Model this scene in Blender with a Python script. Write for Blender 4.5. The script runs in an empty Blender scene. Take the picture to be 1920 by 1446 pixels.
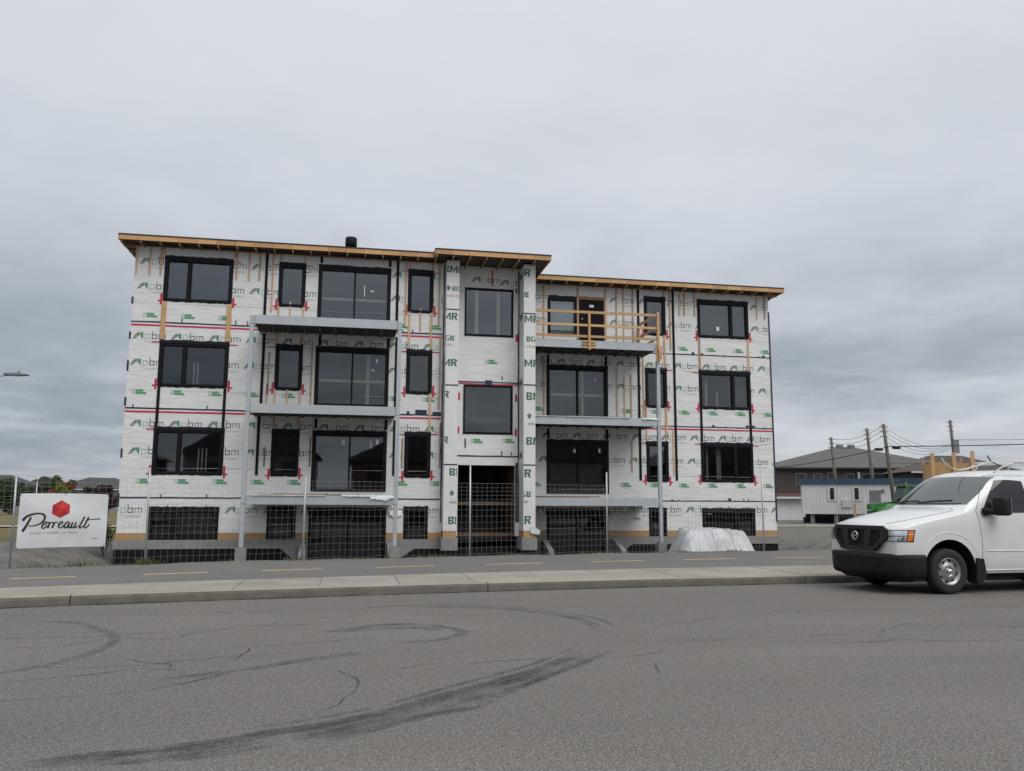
import bpy, bmesh, math, random
import numpy as np
from mathutils import Vector, Matrix
from mathutils.bvhtree import BVHTree
random.seed(7); rng = np.random.default_rng(7)
SC = bpy.context.scene
COL = SC.collection
R = math.radians

# ------------------------------------------------------------------ camera
CAM = Vector((6.388, -28.963, 1.5))
pitch, yaw, roll = R(8.1886), R(10.8287), R(0.2626)
F = Vector((math.sin(yaw)*math.cos(pitch), math.cos(yaw)*math.cos(pitch), math.sin(pitch)))
RT = Vector((math.cos(yaw), -math.sin(yaw), 0)); UP = RT.cross(F)
RT, UP = RT*math.cos(roll)+UP*math.sin(roll), UP*math.cos(roll)-RT*math.sin(roll)
cd = bpy.data.cameras.new('camera'); cam = bpy.data.objects.new('camera', cd); COL.objects.link(cam)
cam.matrix_world = Matrix((RT, UP, -F)).transposed().to_4x4()
cam.location = CAM
cd.sensor_width = 36; cd.sensor_fit = 'HORIZONTAL'; cd.lens = 36*1560/1920
cd.clip_start = 0.1; cd.clip_end = 6000
SC.camera = cam

# ------------------------------------------------------------------ overcast sky
SUN_EL, SUN_AZ = R(52), R(152)          # azimuth from north (+Y) towards +X
wd = bpy.data.worlds.new('World'); SC.world = wd; wd.use_nodes = True
nt = wd.node_tree; nt.nodes.clear()
def N(t, typ, **k):
    n = t.nodes.new(typ)
    for a, b in k.items(): setattr(n, a, b)
    return n
def mathn(t, op, a, b=None, c=None, clamp=False):
    n = N(t, 'ShaderNodeMath', operation=op, use_clamp=clamp)
    for i, v in enumerate((a, b, c)):
        if v is None: continue
        if isinstance(v, (int, float)): n.inputs[i].default_value = v
        else: t.links.new(v, n.inputs[i])
    return n.outputs[0]
def ramp(t, fac, stops, interp='LINEAR'):
    n = N(t, 'ShaderNodeValToRGB'); cr = n.color_ramp; cr.interpolation = interp
    while len(cr.elements) < len(stops): cr.elements.new(0.5)
    for e, (p, c) in zip(cr.elements, stops):
        e.position = p; e.color = (c[0], c[1], c[2], 1) if not isinstance(c, (int, float)) else (c, c, c, 1)
    t.links.new(fac, n.inputs[0]); return n.outputs[0]
def mixc(t, fac, a, b, mode='MIX'):
    n = N(t, 'ShaderNodeMix', data_type='RGBA', blend_type=mode)
    for i, v in ((0, fac), (6, a), (7, b)):
        if isinstance(v, (int, float)) and i == 0: n.inputs[0].default_value = v
        elif isinstance(v, (tuple, list)): n.inputs[i].default_value = (v[0], v[1], v[2], 1)
        elif isinstance(v, (int, float)): n.inputs[i].default_value = (v, v, v, 1)
        else: t.links.new(v, n.inputs[i])
    return n.outputs[2]
def noise(t, vec, scale, detail=4, rough=.5, dist=0):
    n = N(t, 'ShaderNodeTexNoise'); n.inputs['Scale'].default_value = scale
    n.inputs['Detail'].default_value = detail; n.inputs['Roughness'].default_value = rough
    n.inputs['Distortion'].default_value = dist
    t.links.new(vec, n.inputs['Vector']); return n.outputs[0]
sky = N(nt, 'ShaderNodeTexSky', sky_type='NISHITA', sun_disc=False, sun_elevation=SUN_EL, sun_rotation=SUN_AZ)
tc = N(nt, 'ShaderNodeTexCoord'); sep = N(nt, 'ShaderNodeSeparateXYZ')
nt.links.new(tc.outputs['Generated'], sep.inputs[0])
zc = mathn(nt, 'MAXIMUM', sep.outputs[2], 0.0)
inv = mathn(nt, 'DIVIDE', 1.0, mathn(nt, 'ADD', zc, 0.13))
comb = N(nt, 'ShaderNodeCombineXYZ')
nt.links.new(mathn(nt, 'MULTIPLY', sep.outputs[0], inv), comb.inputs[0])
nt.links.new(mathn(nt, 'MULTIPLY', sep.outputs[1], inv), comb.inputs[1])
n1 = noise(nt, comb.outputs[0], 0.55, 7, .56, .35)
n2 = noise(nt, comb.outputs[0], 1.9, 6, .6, .2)
nn = mathn(nt, 'ADD', mathn(nt, 'MULTIPLY', n1, .68), mathn(nt, 'MULTIPLY', n2, .32))
# a slightly heavier bank of cloud low in the north-west (left), as seen
bank = mathn(nt, 'MULTIPLY', mathn(nt, 'SUBTRACT', 0.42, sep.outputs[0]), ramp(nt, zc, [(0.0, .25), (.05, 1), (.2, .75), (.42, 0)]))
nb = mathn(nt, 'SUBTRACT', nn, mathn(nt, 'MULTIPLY', bank, 0.16))
cloud = ramp(nt, nb, [(.28, (.205, .237, .288)), (.40, (.30, .325, .365)), (.5, (.445, .465, .50)), (.60, (.56, .575, .60)), (.74, (.64, .65, .665))])
zen = ramp(nt, zc, [(0.0, .93), (.05, .88), (.15, .92), (.3, 1.0), (.6, 1.12), (1.0, 1.34)])
cloud = mixc(nt, 1.0, cloud, zen, 'MULTIPLY')
smooth = ramp(nt, zc, [(0, (.42, .445, .48)), (.03, (.36, .385, .425)), (.12, (.40, .42, .46)), (.3, (.53, .545, .575)), (.55, (.62, .63, .645)), (1, (.82, .825, .835))])
cl = mixc(nt, ramp(nt, zc, [(0, .6), (.06, 1.0), (.2, .78), (.34, .30), (.6, .22), (1, .2)]), smooth, cloud)
cl10 = mixc(nt, 1.0, cl, (9.65, 9.85, 10.05), 'MULTIPLY')
skc = mixc(nt, .93, sky.outputs[0], cl10)
bg = N(nt, 'ShaderNodeBackground'); bg.inputs[1].default_value = 0.1
nt.links.new(skc, bg.inputs[0])
nt.links.new(bg.outputs[0], N(nt, 'ShaderNodeOutputWorld').inputs[0])

sl = bpy.data.lights.new('sun', 'SUN'); sl.energy = 1.3; sl.angle = R(45); sl.color = (1, .975, .94)
so = bpy.data.objects.new('sun', sl); COL.objects.link(so)
sd = Vector((math.sin(SUN_AZ)*math.cos(SUN_EL), math.cos(SUN_AZ)*math.cos(SUN_EL), math.sin(SUN_EL)))
so.rotation_euler = sd.to_track_quat('Z', 'Y').to_euler(); so.location = (0, -40, 60)

vs = SC.view_settings
vs.view_transform = 'Standard'; vs.look = 'None'; vs.gamma = 1; vs.exposure = 0.38; vs.use_curve_mapping = False
SC.cycles.max_bounces = 6; SC.cycles.transparent_max_bounces = 12; SC.cycles.use_denoising = True
SC.cycles.caustics_reflective = False; SC.cycles.caustics_refractive = False

# ------------------------------------------------------------------ helpers
WL = {}                                   # world translation of every unrotated parent
class MB:
    def __init__(s): s.v = []; s.f = []; s.m = []
    def add(s, vs, fs, mi=0):
        o = len(s.v); s.v += [tuple(v) for v in vs]
        for f in fs: s.f.append(tuple(i+o for i in f)); s.m.append(mi)
        return s
    def box(s, x0, x1, y0, y1, z0, z1, mi=0):
        return s.add([(x0,y0,z0),(x1,y0,z0),(x1,y1,z0),(x0,y1,z0),(x0,y0,z1),(x1,y0,z1),(x1,y1,z1),(x0,y1,z1)],
                     [(0,3,2,1),(4,5,6,7),(0,1,5,4),(1,2,6,5),(2,3,7,6),(3,0,4,7)], mi)
    def bar(s, p, q, w, h, up=(0,0,1), mi=0):
        p, q = Vector(p), Vector(q); d = (q-p).normalized(); u = Vector(up)
        r = d.cross(u)
        if r.length < 1e-4: r = d.cross(Vector((0,1,0)))
        r.normalize(); u = r.cross(d).normalized()
        vs = [e+r*a*w/2+u*b*h/2 for e in (p, q) for a, b in ((-1,-1),(1,-1),(1,1),(-1,1))]
        return s.add(vs, [(0,1,2,3),(7,6,5,4),(0,4,5,1),(1,5,6,2),(2,6,7,3),(3,7,4,0)], mi)
    def tube(s, pts, r, n=8, mi=0, cap=True):
        pts = [Vector(p) for p in pts]; rs = r if isinstance(r, (list, tuple)) else [r]*len(pts)
        base = len(s.v); up = None
        for i, p in enumerate(pts):
            d = (pts[min(i+1, len(pts)-1)]-pts[max(i-1, 0)]).normalized()
            if up is None:
                up = d.orthogonal().normalized()
            up = (up-d*up.dot(d)).normalized(); b = d.cross(up)
            for k in range(n):
                a = 2*math.pi*k/n; s.v.append(tuple(p+(up*math.cos(a)+b*math.sin(a))*rs[i]))
        for i in range(len(pts)-1):
            for k in range(n):
                k2 = (k+1) % n
                s.f.append((base+i*n+k, base+i*n+k2, base+(i+1)*n+k2, base+(i+1)*n+k)); s.m.append(mi)
        if cap:
            s.f.append(tuple(base+k for k in reversed(range(n)))); s.m.append(mi)
            s.f.append(tuple(base+(len(pts)-1)*n+k for k in range(n))); s.m.append(mi)
        return s
    def lathe(s, prof, n=24, axis='z', o=(0,0,0), mi=0):
        base = len(s.v)
        for (r, h) in prof:
            for k in range(n):
                a = 2*math.pi*k/n; c, t = r*math.cos(a), r*math.sin(a)
                p = {'z': (c, t, h), 'y': (c, h, t), 'x': (h, c, t)}[axis]
                s.v.append((p[0]+o[0], p[1]+o[1], p[2]+o[2]))
        for i in range(len(prof)-1):
            for k in range(n):
                k2 = (k+1) % n
                s.f.append((base+i*n+k, base+i*n+k2, base+(i+1)*n+k2, base+(i+1)*n+k)); s.m.append(mi)
        return s
    def prism(s, poly, fn0, fn1, mi=0):
        n = len(poly); a = [fn0(*p) for p in poly]; b = [fn1(*p) for p in poly]
        return s.add(a+b, [tuple(range(n)), tuple(reversed(range(n, 2*n)))]+[(i, n+i, n+(i+1) % n, (i+1) % n) for i in range(n)], mi)
    def mesh(s, name, mats, smooth=False):
        me = bpy.data.meshes.new(name); me.from_pydata(s.v, [], s.f)
        for m in (mats if isinstance(mats, (list, tuple)) else [mats]): me.materials.append(MAT[m])
        for p, mi in zip(me.polygons, s.m): p.material_index = mi
        if smooth: me.polygons.foreach_set('use_smooth', [True]*len(me.polygons))
        bm = bmesh.new(); bm.from_mesh(me); bmesh.ops.recalc_face_normals(bm, faces=bm.faces); bm.to_mesh(me); bm.free()
        return me
    def build(s, name, mats, parent=None, smooth=False, bevel=0, local=False):
        return O(name, s.mesh(name, mats, smooth), parent, bevel, local)
def O(name, me, parent=None, bevel=0, local=False, loc=None):
    o = bpy.data.objects.new(name, me); COL.objects.link(o)
    w = Vector(loc) if loc is not None else Vector((0,0,0))
    if parent is not None:
        o.parent = parent
        o.location = w if local else w-WL[parent]
    else: o.location = w
    WL[o] = w
    if bevel:
        b = o.modifiers.new('bevel', 'BEVEL'); b.width = bevel; b.segments = 2; b.limit_method = 'ANGLE'
    return o
BOX = {}
def piece(name, x0, x1, y0, y1, z0, z1, mat, parent, bevel=0, rot=None):
    """box-shaped piece that shares mesh data with alike pieces"""
    d = (round(abs(x1-x0), 3), round(abs(y1-y0), 3), round(abs(z1-z0), 3)); key = d+(mat,)
    if key not in BOX:
        a, b, c = d[0]/2, d[1]/2, d[2]/2
        BOX[key] = MB().box(-a, a, -b, b, -c, c).mesh(name, mat)
    o = O(name, BOX[key], parent, bevel, loc=((x0+x1)/2, (y0+y1)/2, (z0+z1)/2))
    if rot: o.rotation_euler = rot
    return o
def tag(o, label, cat, group=None, kind=None):
    o['label'] = label
    if cat: o['category'] = cat
    if group: o['group'] = group
    if kind: o['kind'] = kind
    return o
def empty(name, loc=(0,0,0), rz=0):
    o = bpy.data.objects.new(name, None); COL.objects.link(o); o.location = loc; o.rotation_euler = (0,0,rz)
    o.empty_display_size = .3; WL[o] = Vector(loc); return o
def structure(o, label=None):
    o['kind'] = 'structure'
    if label: o['label'] = label
    return o
def catmull(pts, n=6):
    P = [Vector(p) for p in pts]; P = [P[0]*2-P[1]]+P+[P[-1]*2-P[-2]]; out = []
    for i in range(1, len(P)-2):
        for k in range(n):
            t = k/n; a, b, c, d = P[i-1], P[i], P[i+1], P[i+2]
            out.append(.5*((2*b)+(c-a)*t+(2*a-5*b+4*c-d)*t*t+(3*b-a-3*c+d)*t**3))
    out.append(P[-2]); return out

# ------------------------------------------------------------------ materials
MAT = {}
def mk(name, col, rough=.6, col2=None, vs=6, vd=4, bump=0, bs=40, metal=0, spec=.5, stretch=None, rnd=0.0, coat=0, speck=None, alpha=None, emis=None):
    m = bpy.data.materials.new(name); m.use_nodes = True; t = m.node_tree
    b = t.nodes['Principled BSDF']; b.inputs['Roughness'].default_value = rough; b.inputs['Metallic'].default_value = metal
    b.inputs['Specular IOR Level'].default_value = spec
    if coat: b.inputs['Coat Weight'].default_value = coat; b.inputs['Coat Roughness'].default_value = .06
    g = N(t, 'ShaderNodeNewGeometry'); vec = g.outputs['Position']
    if stretch:
        mp = N(t, 'ShaderNodeMapping'); mp.inputs['Scale'].default_value = stretch
        t.links.new(vec, mp.inputs['Vector']); svec = mp.outputs[0]
    else: svec = vec
    c = col
    if col2 is not None:
        f = ramp(t, noise(t, svec, vs, vd, .6), [(.32, 0), (.68, 1)])
        c = mixc(t, f, col, col2)
    if speck:
        f = ramp(t, noise(t, vec, speck[0], 2, .7), [(speck[2], 0), (min(speck[2]+.12, 1), 1)])
        c = mixc(t, f, c, speck[1])
    if rnd:
        oi = N(t, 'ShaderNodeObjectInfo')
        k = ramp(t, oi.outputs['Random'], [(0, 1-rnd), (1, 1+rnd*.6)])
        c = mixc(t, 1.0, c, k, 'MULTIPLY')
    if isinstance(c, (tuple, list)): b.inputs['Base Color'].default_value = (*c, 1)
    else: t.links.new(c, b.inputs['Base Color'])
    if bump:
        bn = N(t, 'ShaderNodeBump'); bn.inputs['Strength'].default_value = bump; bn.inputs['Distance'].default_value = .02
        t.links.new(noise(t, svec, bs, 5, .6), bn.inputs['Height']); t.links.new(bn.outputs[0], b.inputs['Normal'])
    MAT[name] = m; return m, t, b
def glassmat(name, tint, refl, rough=.02):
    m = bpy.data.materials.new(name); m.use_nodes = True; t = m.node_tree; t.nodes.clear()
    tr = N(t, 'ShaderNodeBsdfTransparent'); tr.inputs[0].default_value = (*tint, 1)
    gl = N(t, 'ShaderNodeBsdfGlossy'); gl.inputs['Roughness'].default_value = rough; gl.inputs[0].default_value = (.96, .975, 1, 1)
    lw = N(t, 'ShaderNodeLayerWeight'); lw.inputs[0].default_value = .25
    f = ramp(t, lw.outputs['Fresnel'], [(0, refl), (1, .95)])
    g = N(t, 'ShaderNodeNewGeometry'); bn = N(t, 'ShaderNodeBump'); bn.inputs['Strength'].default_value = .03; bn.inputs['Distance'].default_value = .02
    t.links.new(noise(t, g.outputs['Position'], 1.6, 1), bn.inputs['Height']); t.links.new(bn.outputs[0], gl.inputs['Normal'])
    mx = N(t, 'ShaderNodeMixShader'); t.links.new(f, mx.inputs[0]); t.links.new(tr.outputs[0], mx.inputs[1]); t.links.new(gl.outputs[0], mx.inputs[2])
    t.links.new(mx.outputs[0], N(t, 'ShaderNodeOutputMaterial').inputs[0]); MAT[name] = m
def streakmat(name, col, dens, sc=3.0, streaks=True):
    """worn rubber / bitumen laid thinly over the asphalt: noise-broken coverage, fading at the ribbon's edges"""
    m = bpy.data.materials.new(name); m.use_nodes = True; t = m.node_tree
    b = t.nodes['Principled BSDF']; b.inputs['Base Color'].default_value = (*col, 1); b.inputs['Roughness'].default_value = .75
    g = N(t, 'ShaderNodeNewGeometry'); uv = N(t, 'ShaderNodeUVMap'); su = N(t, 'ShaderNodeSeparateXYZ'); t.links.new(uv.outputs[0], su.inputs[0])
    edge = ramp(t, su.outputs[1], [(0, 0), (.2, 1), (.8, 1), (1, 0)], 'EASE')
    end = ramp(t, su.outputs[0], [(0, 0), (.12, 1), (.88, 1), (1, 0)])
    n = ramp(t, noise(t, g.outputs['Position'], sc, 6, .75), [(.36, 0), (.62, 1)])
    mp = N(t, 'ShaderNodeMapping'); mp.inputs['Scale'].default_value = (7, 11, 1); t.links.new(uv.outputs[0], mp.inputs['Vector'])
    n2_ = mathn(t, 'MULTIPLY', ramp(t, noise(t, mp.outputs[0], 1.0, 3, .6), [(.38, .15), (.62, 1)]), ramp(t, noise(t, g.outputs['Position'], 80, 2, .6), [(.35, .35), (.6, 1)]))
    if not streaks: n2_ = ramp(t, noise(t, g.outputs['Position'], 80, 2, .6), [(.35, .5), (.6, 1)])
    a = mathn(t, 'MULTIPLY', mathn(t, 'MULTIPLY', edge, end), mathn(t, 'MULTIPLY', mathn(t, 'MULTIPLY', n, n2_), dens))
    t.links.new(a, b.inputs['Alpha']); MAT[name] = m

m_, t, b = mk('asphalt', (.119,.110,.102), .9, (.152,.141,.131), .3, 8, bump=.12, bs=60, spec=.12, speck=(58, (.255,.238,.222), .48))
lk = b.inputs['Base Color'].links[0]; src = lk.from_socket; gp_ = N(t, 'ShaderNodeNewGeometry').outputs['Position']
k1 = ramp(t, noise(t, gp_, 17, 3, .75), [(.3, .80), (.7, 1.16)]); k2 = ramp(t, noise(t, gp_, 150, 1, .5), [(.3, .72), (.7, 1.24)])
mpw = N(t, 'ShaderNodeMapping'); mpw.inputs['Scale'].default_value = (.05, .55, 1); t.links.new(gp_, mpw.inputs['Vector'])
k3 = ramp(t, noise(t, mpw.outputs[0], 1.0, 4, .6), [(.3, .9), (.7, 1.07)])
t.links.new(mixc(t, 1.0, mixc(t, 1.0, mixc(t, 1.0, src, k1, 'MULTIPLY'), k2, 'MULTIPLY'), k3, 'MULTIPLY'), b.inputs['Base Color'])
mk('path_asphalt', (.135,.127,.119), .85, (.162,.153,.144), .6, 5, bump=.25, bs=70, spec=.2, speck=(45, (.21,.2,.19), .52))
mk('sidewalk', (.25,.224,.19), .85, (.345,.312,.265), .9, 8, bump=.15, bs=60, spec=.3, rnd=.07, speck=(28, (.22,.20,.17), .66))
mk('yellow_paint', (.78,.50,.17), .7, (.58,.38,.15), 9, 5, spec=.3)
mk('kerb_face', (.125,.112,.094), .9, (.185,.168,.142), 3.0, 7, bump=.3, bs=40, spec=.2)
mk('joint', (.17,.155,.13), .9, (.22,.2,.17), 5)
streakmat('tyre_rubber', (.038,.039,.043), .9, 3.2)
streakmat('tyre_faint', (.035,.035,.036), .75, 2.6)
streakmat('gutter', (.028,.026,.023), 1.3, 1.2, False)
streakmat('crack_tar', (.032,.03,.028), 1.0, 2.2, False)
mk('gravel', (.15,.142,.13), .95, (.22,.21,.19), 2.2, 8, bump=.8, bs=22, spec=.2, speck=(30, (.30,.29,.27), .62))
mk('wrap', (.70,.695,.68), .55, (.80,.795,.78), 1.5, 7, bump=1.0, bs=3.4, stretch=(.7, 1, 2.4), spec=.3)
for n_ in MAT['wrap'].node_tree.nodes:
    if n_.type == 'BUMP': n_.inputs['Distance'].default_value = .02
mk('wrap_column', (.72,.715,.705), .5, (.78,.775,.765), 2, 5, bump=.25, bs=3, spec=.3)
mk('osb', (.36,.20,.085), .8, (.50,.31,.15), 22, 4, bump=.2, bs=60)
mk('lumber', (.55,.335,.175), .75, (.64,.42,.245), 14, 5, stretch=(3, 3, .35), rnd=.28)
mk('lumber_fascia', (.55,.30,.125), .75, (.66,.40,.19), 10, 5, stretch=(.4, 3, 4), rnd=.22)
mk('lumber_old', (.23,.12,.055), .8, (.32,.18,.09), 12, 5, rnd=.3)
mk('lumber_rail', (.54,.31,.135), .75, (.65,.41,.21), 10, 5, rnd=.2)
mk('deck_dark', (.06,.05,.045), .85, (.09,.07,.055), 6)
mk('rafter', (.36,.22,.11), .8, (.46,.30,.16), 9, rnd=.25)
mk('batten_black', (.011,.009,.009), .8, (.02,.016,.015), 10, spec=.15)
mk('frame_black', (.009,.009,.011), .5, (.013,.013,.016), 5, spec=.14)
mk('flashing', (.010,.011,.015), .5, (.02,.023,.034), 18, 5, bump=.5, bs=30, spec=.16)
mk('tape_red', (.52,.014,.035), .4, (.60,.035,.06), 12)
mk('tape_navy', (.018,.021,.06), .4, (.03,.032,.07), 14, bump=.3, bs=30)
mk('print_grey', (.23,.28,.26), .6); mk('print_green', (.11,.29,.18), .6); mk('print_pale', (.27,.43,.34), .6)
mk('print_slate', (.075,.125,.11), .6); mk('print_brightgreen', (.06,.33,.12), .6); mk('print_dark', (.045,.15,.08), .6); mk('print_fine', (.42,.43,.42), .6); mk('print_rust', (.42,.26,.24), .6)
mk('concrete', (.225,.22,.207), .85, (.29,.283,.268), 2.5, 6, bump=.2, bs=30, spec=.3)
mk('dampproof', (.009,.009,.010), .65, (.014,.014,.014), 6, bump=.2, bs=20, spec=.12)
mk('steel', (.43,.465,.495), .45, (.50,.53,.555), 2.2, 5, metal=.25, spec=.5)
mk('steel_dark', (.10,.105,.105), .6, (.14,.145,.14), 4, metal=.2)
mk('deck_metal', (.05,.052,.052), .7, (.075,.077,.075), 4, spec=.2)
mk('roof_membrane', (.03,.03,.033), .8)
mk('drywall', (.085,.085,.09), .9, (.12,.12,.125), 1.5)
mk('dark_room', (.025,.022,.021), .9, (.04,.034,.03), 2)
mk('stud', (.74,.66,.50), .8, (.70,.60,.43), 9, rnd=.2)
mk('poly_sheet', (.55,.60,.60), .3, (.65,.69,.69), 2, bump=.6, bs=4)
mk('door_dark', (.010,.008,.008), .55, spec=.1)
mk('white_sticker', (.8,.8,.78), .6)
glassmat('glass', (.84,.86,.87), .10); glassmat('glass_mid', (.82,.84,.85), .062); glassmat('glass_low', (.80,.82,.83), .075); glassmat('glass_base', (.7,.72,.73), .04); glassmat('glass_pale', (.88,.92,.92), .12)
mk('pale_film', (.30,.38,.38), .6, (.36,.44,.43), 1.2)
mk('plank_dim', (.10,.055,.03), .85, (.14,.08,.045), 6)
mk('tarp', (.42,.43,.44), .34, (.58,.59,.595), 2.0, 6, bump=.5, bs=7, spec=.5)
mk('galv', (.42,.44,.45), .45, (.5,.52,.53), 8, metal=.5)
mk('wire', (.34,.35,.355), .5, metal=.3)
mk('banner', (.62,.625,.64), .5, (.70,.705,.715), 2.5, 4, bump=.25, bs=2.2)
mk('ink_black', (.012,.012,.015), .5); mk('ink_grey', (.40,.405,.42), .5); mk('ink_red', (.50,.012,.02), .5); mk('ink_red2', (.36,.008,.02), .5); mk('ink_red3', (.56,.04,.03), .5); mk('ink_blue', (.08,.09,.35), .5)
# ------------------------------------------------------------------ ground, road, pavement, path
def curve_fn(pts):
    xs = np.array([p[0] for p in pts]); ys = np.array([p[1] for p in pts])
    c = np.polyfit(xs, ys, 2); d = np.polyder(c); lo, hi = xs[0], xs[-1]
    def f(x):
        if x < lo: return float(np.polyval(c, lo)+np.polyval(d, lo)*(x-lo))
        if x > hi: return float(np.polyval(c, hi)+max(np.polyval(d, hi), .04)*(x-hi))
        return float(np.polyval(c, x))
    return f
kerb_y = curve_fn([(1.5,-15.5),(5.1,-14.77),(9.24,-14.15),(15.85,-13.54)])
walk_y = curve_fn([(.92,-14.03),(4.92,-12.81),(9.66,-11.95),(17.45,-10.94)])
path_y = curve_fn([(-.4,-10.0),(1.15,-9.05),(4.45,-7.87),(9.2,-6.96),(14.47,-6.0),(21.4,-4.6)])
dash_y = curve_fn([(.9,-12.08),(3.1,-11.41),(5.2,-10.73),(7.6,-10.28),(10.3,-9.42),(12.9,-8.97),(15.5,-8.47),(18.3,-8.13)])
from mathutils import noise as mn
def sst(a, b, x):
    t = min(max((x-a)/(b-a), 0), 1); return t*t*(3-2*t)
def ground_z(x, y):
    d = y-path_y(x)
    if d < .1: return -.1
    inb = sst(-2.2, -1.0, x)*(1-sst(23.6, 25.5, x))
    low = .13-.60*sst(.5, 4.5, d)
    out = .12-.12*sst(.3, 10, d)
    z = low*inb+out*(1-inb) if y < 16 else 0.0
    z += .42*math.exp(-((x+4.5)/4.2)**2-((y+3.2)/2.3)**2)
    if y > 16: z = out
    if math.hypot(x, y) < 90:
        z += .05*mn.noise(Vector((x*.7, y*.7, 0)))+.02*mn.noise(Vector((x*2.3, y*2.3, 4)))*(1 if d > .6 else .2)
    return z
xs = sorted(set([-1800,-900,-500,-300,-200,-140,-100,-75,-55,-42,-32]+[round(-25+.6*i, 2) for i in range(125)]+[52,56,62,70,80,95,120,160,240,400,700,1200,1800]))
ys = sorted(set([-400,-200,-100,-60,-40,-28]+[round(-20+.5*i, 2) for i in range(70)]+[16,18,20,23,26,30,34,38,42,47,53,60,70,80,95,110,130,160,200,280,400,700,1200,2000]))
g = MB(); gv = [(x, y, ground_z(x, y)) for y in ys for x in xs]; nx = len(xs)
g.add(gv, [(j*nx+i, j*nx+i+1, (j+1)*nx+i+1, (j+1)*nx+i) for j in range(len(ys)-1) for i in range(nx-1)])
m = bpy.data.materials.new('ground'); m.use_nodes = True; t = m.node_tree; MAT['ground'] = m
b = t.nodes['Principled BSDF']; b.inputs['Roughness'].default_value = .95; b.inputs['Specular IOR Level'].default_value = .2
ge = N(t, 'ShaderNodeNewGeometry'); se = N(t, 'ShaderNodeSeparateXYZ'); t.links.new(ge.outputs['Position'], se.inputs[0])
grav = mixc(t, ramp(t, noise(t, ge.outputs['Position'], 1.6, 8, .65), [(.35, 0), (.65, 1)]), (.105,.098,.09), (.20,.188,.168))
grav = mixc(t, ramp(t, noise(t, ge.outputs['Position'], 24, 3, .7), [(.56, 0), (.7, 1)]), grav, (.30,.285,.26))
gras = mixc(t, ramp(t, noise(t, ge.outputs['Position'], .25, 6, .6), [(.35, 0), (.65, 1)]), (.115,.10,.04), (.20,.165,.075))
f1 = mathn(t, 'MULTIPLY', ramp(t, mathn(t, 'DIVIDE', mathn(t, 'SUBTRACT', -1.0, se.outputs[0]), 30.0), [(0, 0), (.12, 1)]),
           ramp(t, mathn(t, 'DIVIDE', se.outputs[1], 60.0), [(.07, 0), (.16, 1)]))
f2 = ramp(t, mathn(t, 'DIVIDE', se.outputs[1], 200.0), [(.28, 0), (.4, 1)])
fg = mathn(t, 'MAXIMUM', f1, f2)
fg = mathn(t, 'ADD', fg, mathn(t, 'MULTIPLY', mathn(t, 'SUBTRACT', noise(t, ge.outputs['Position'], .35, 5), .5), .8), clamp=True)
fg = mathn(t, 'MULTIPLY', fg, mathn(t, 'GREATER_THAN', mathn(t, 'MAXIMUM', f1, f2), .02))
t.links.new(mixc(t, fg, grav, gras), b.inputs['Base Color'])
bn = N(t, 'ShaderNodeBump'); bn.inputs['Strength'].default_value = .9; bn.inputs['Distance'].default_value = .05
t.links.new(noise(t, ge.outputs['Position'], 14, 6, .7), bn.inputs['Height']); t.links.new(bn.outputs[0], b.inputs['Normal'])
structure(g.build('ground', 'ground', smooth=True), 'grey gravel and rough dry grass around the building site')

def strip(name, f0, f1, z, mat, x0=-150, x1=200, n=140, skirt=.12):
    mb = MB(); X = [x0+(x1-x0)*i/n for i in range(n+1)]
    for i in range(n):
        a, c = X[i], X[i+1]
        mb.add([(a, f0(a), z), (c, f0(c), z), (c, f1(c), z), (a, f1(a), z)], [(0,1,2,3)])
        if skirt: mb.add([(a, f1(a), z), (c, f1(c), z), (c, f1(c), z-skirt), (a, f1(a), z-skirt)], [(0,1,2,3)])
    return structure(mb.build(name, mat))
road = strip('road', lambda x: -27.5, lambda x: kerb_y(x)+.3, 0, 'asphalt', skirt=0)
road['label'] = 'grey worn asphalt road with tyre marks and cracks'
path = strip('bicycle_path', lambda x: walk_y(x)+.01, path_y, .148, 'path_asphalt', skirt=.3)
path['label'] = 'grey asphalt path with dashed yellow centre line'
near = strip('near_pavement', lambda x: -31.5, lambda x: -27.5, .14, 'sidewalk', skirt=.2)
# pavement slabs, poured together with their kerb face
walk = empty('sidewalk', (8, -13, 0)); structure(walk, 'pale concrete pavement slabs ending in a kerb face')
KW = .17                                   # width of the kerb's top
under = MB()
for i in range(60):
    a, c = -15+i, -14+i
    under.add([(a, kerb_y(a)+.05, .138), (c, kerb_y(c)+.05, .138), (c, walk_y(c)-.002, .138), (a, walk_y(a)-.002, .138)], [(0,1,2,3)])
under.build('bedding', 'joint', walk)
X = -14.6+.335
while X < 44:
    w = 1.345; a, c = X+.006, X+w-.006
    off = random.uniform(-.003, .003); mb = MB(); q = 3; V = []
    for i in range(q+1):
        x = a+(c-a)*i/q; V += [(x, kerb_y(x)+KW+.004, -.02), (x, kerb_y(x)+KW+.004, .151+off), (x, walk_y(x), .152+off), (x, walk_y(x), -.02)]
    mb.add(V, [(i*4+j, (i+1)*4+j, (i+1)*4+j+1, i*4+j+1) for i in range(q) for j in range(3)]+[(0,1,2,3), tuple(q*4+j for j in (3,2,1,0))])
    mb.build('pavement_slab', 'sidewalk', walk)
    X += w
X = -17.0
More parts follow.
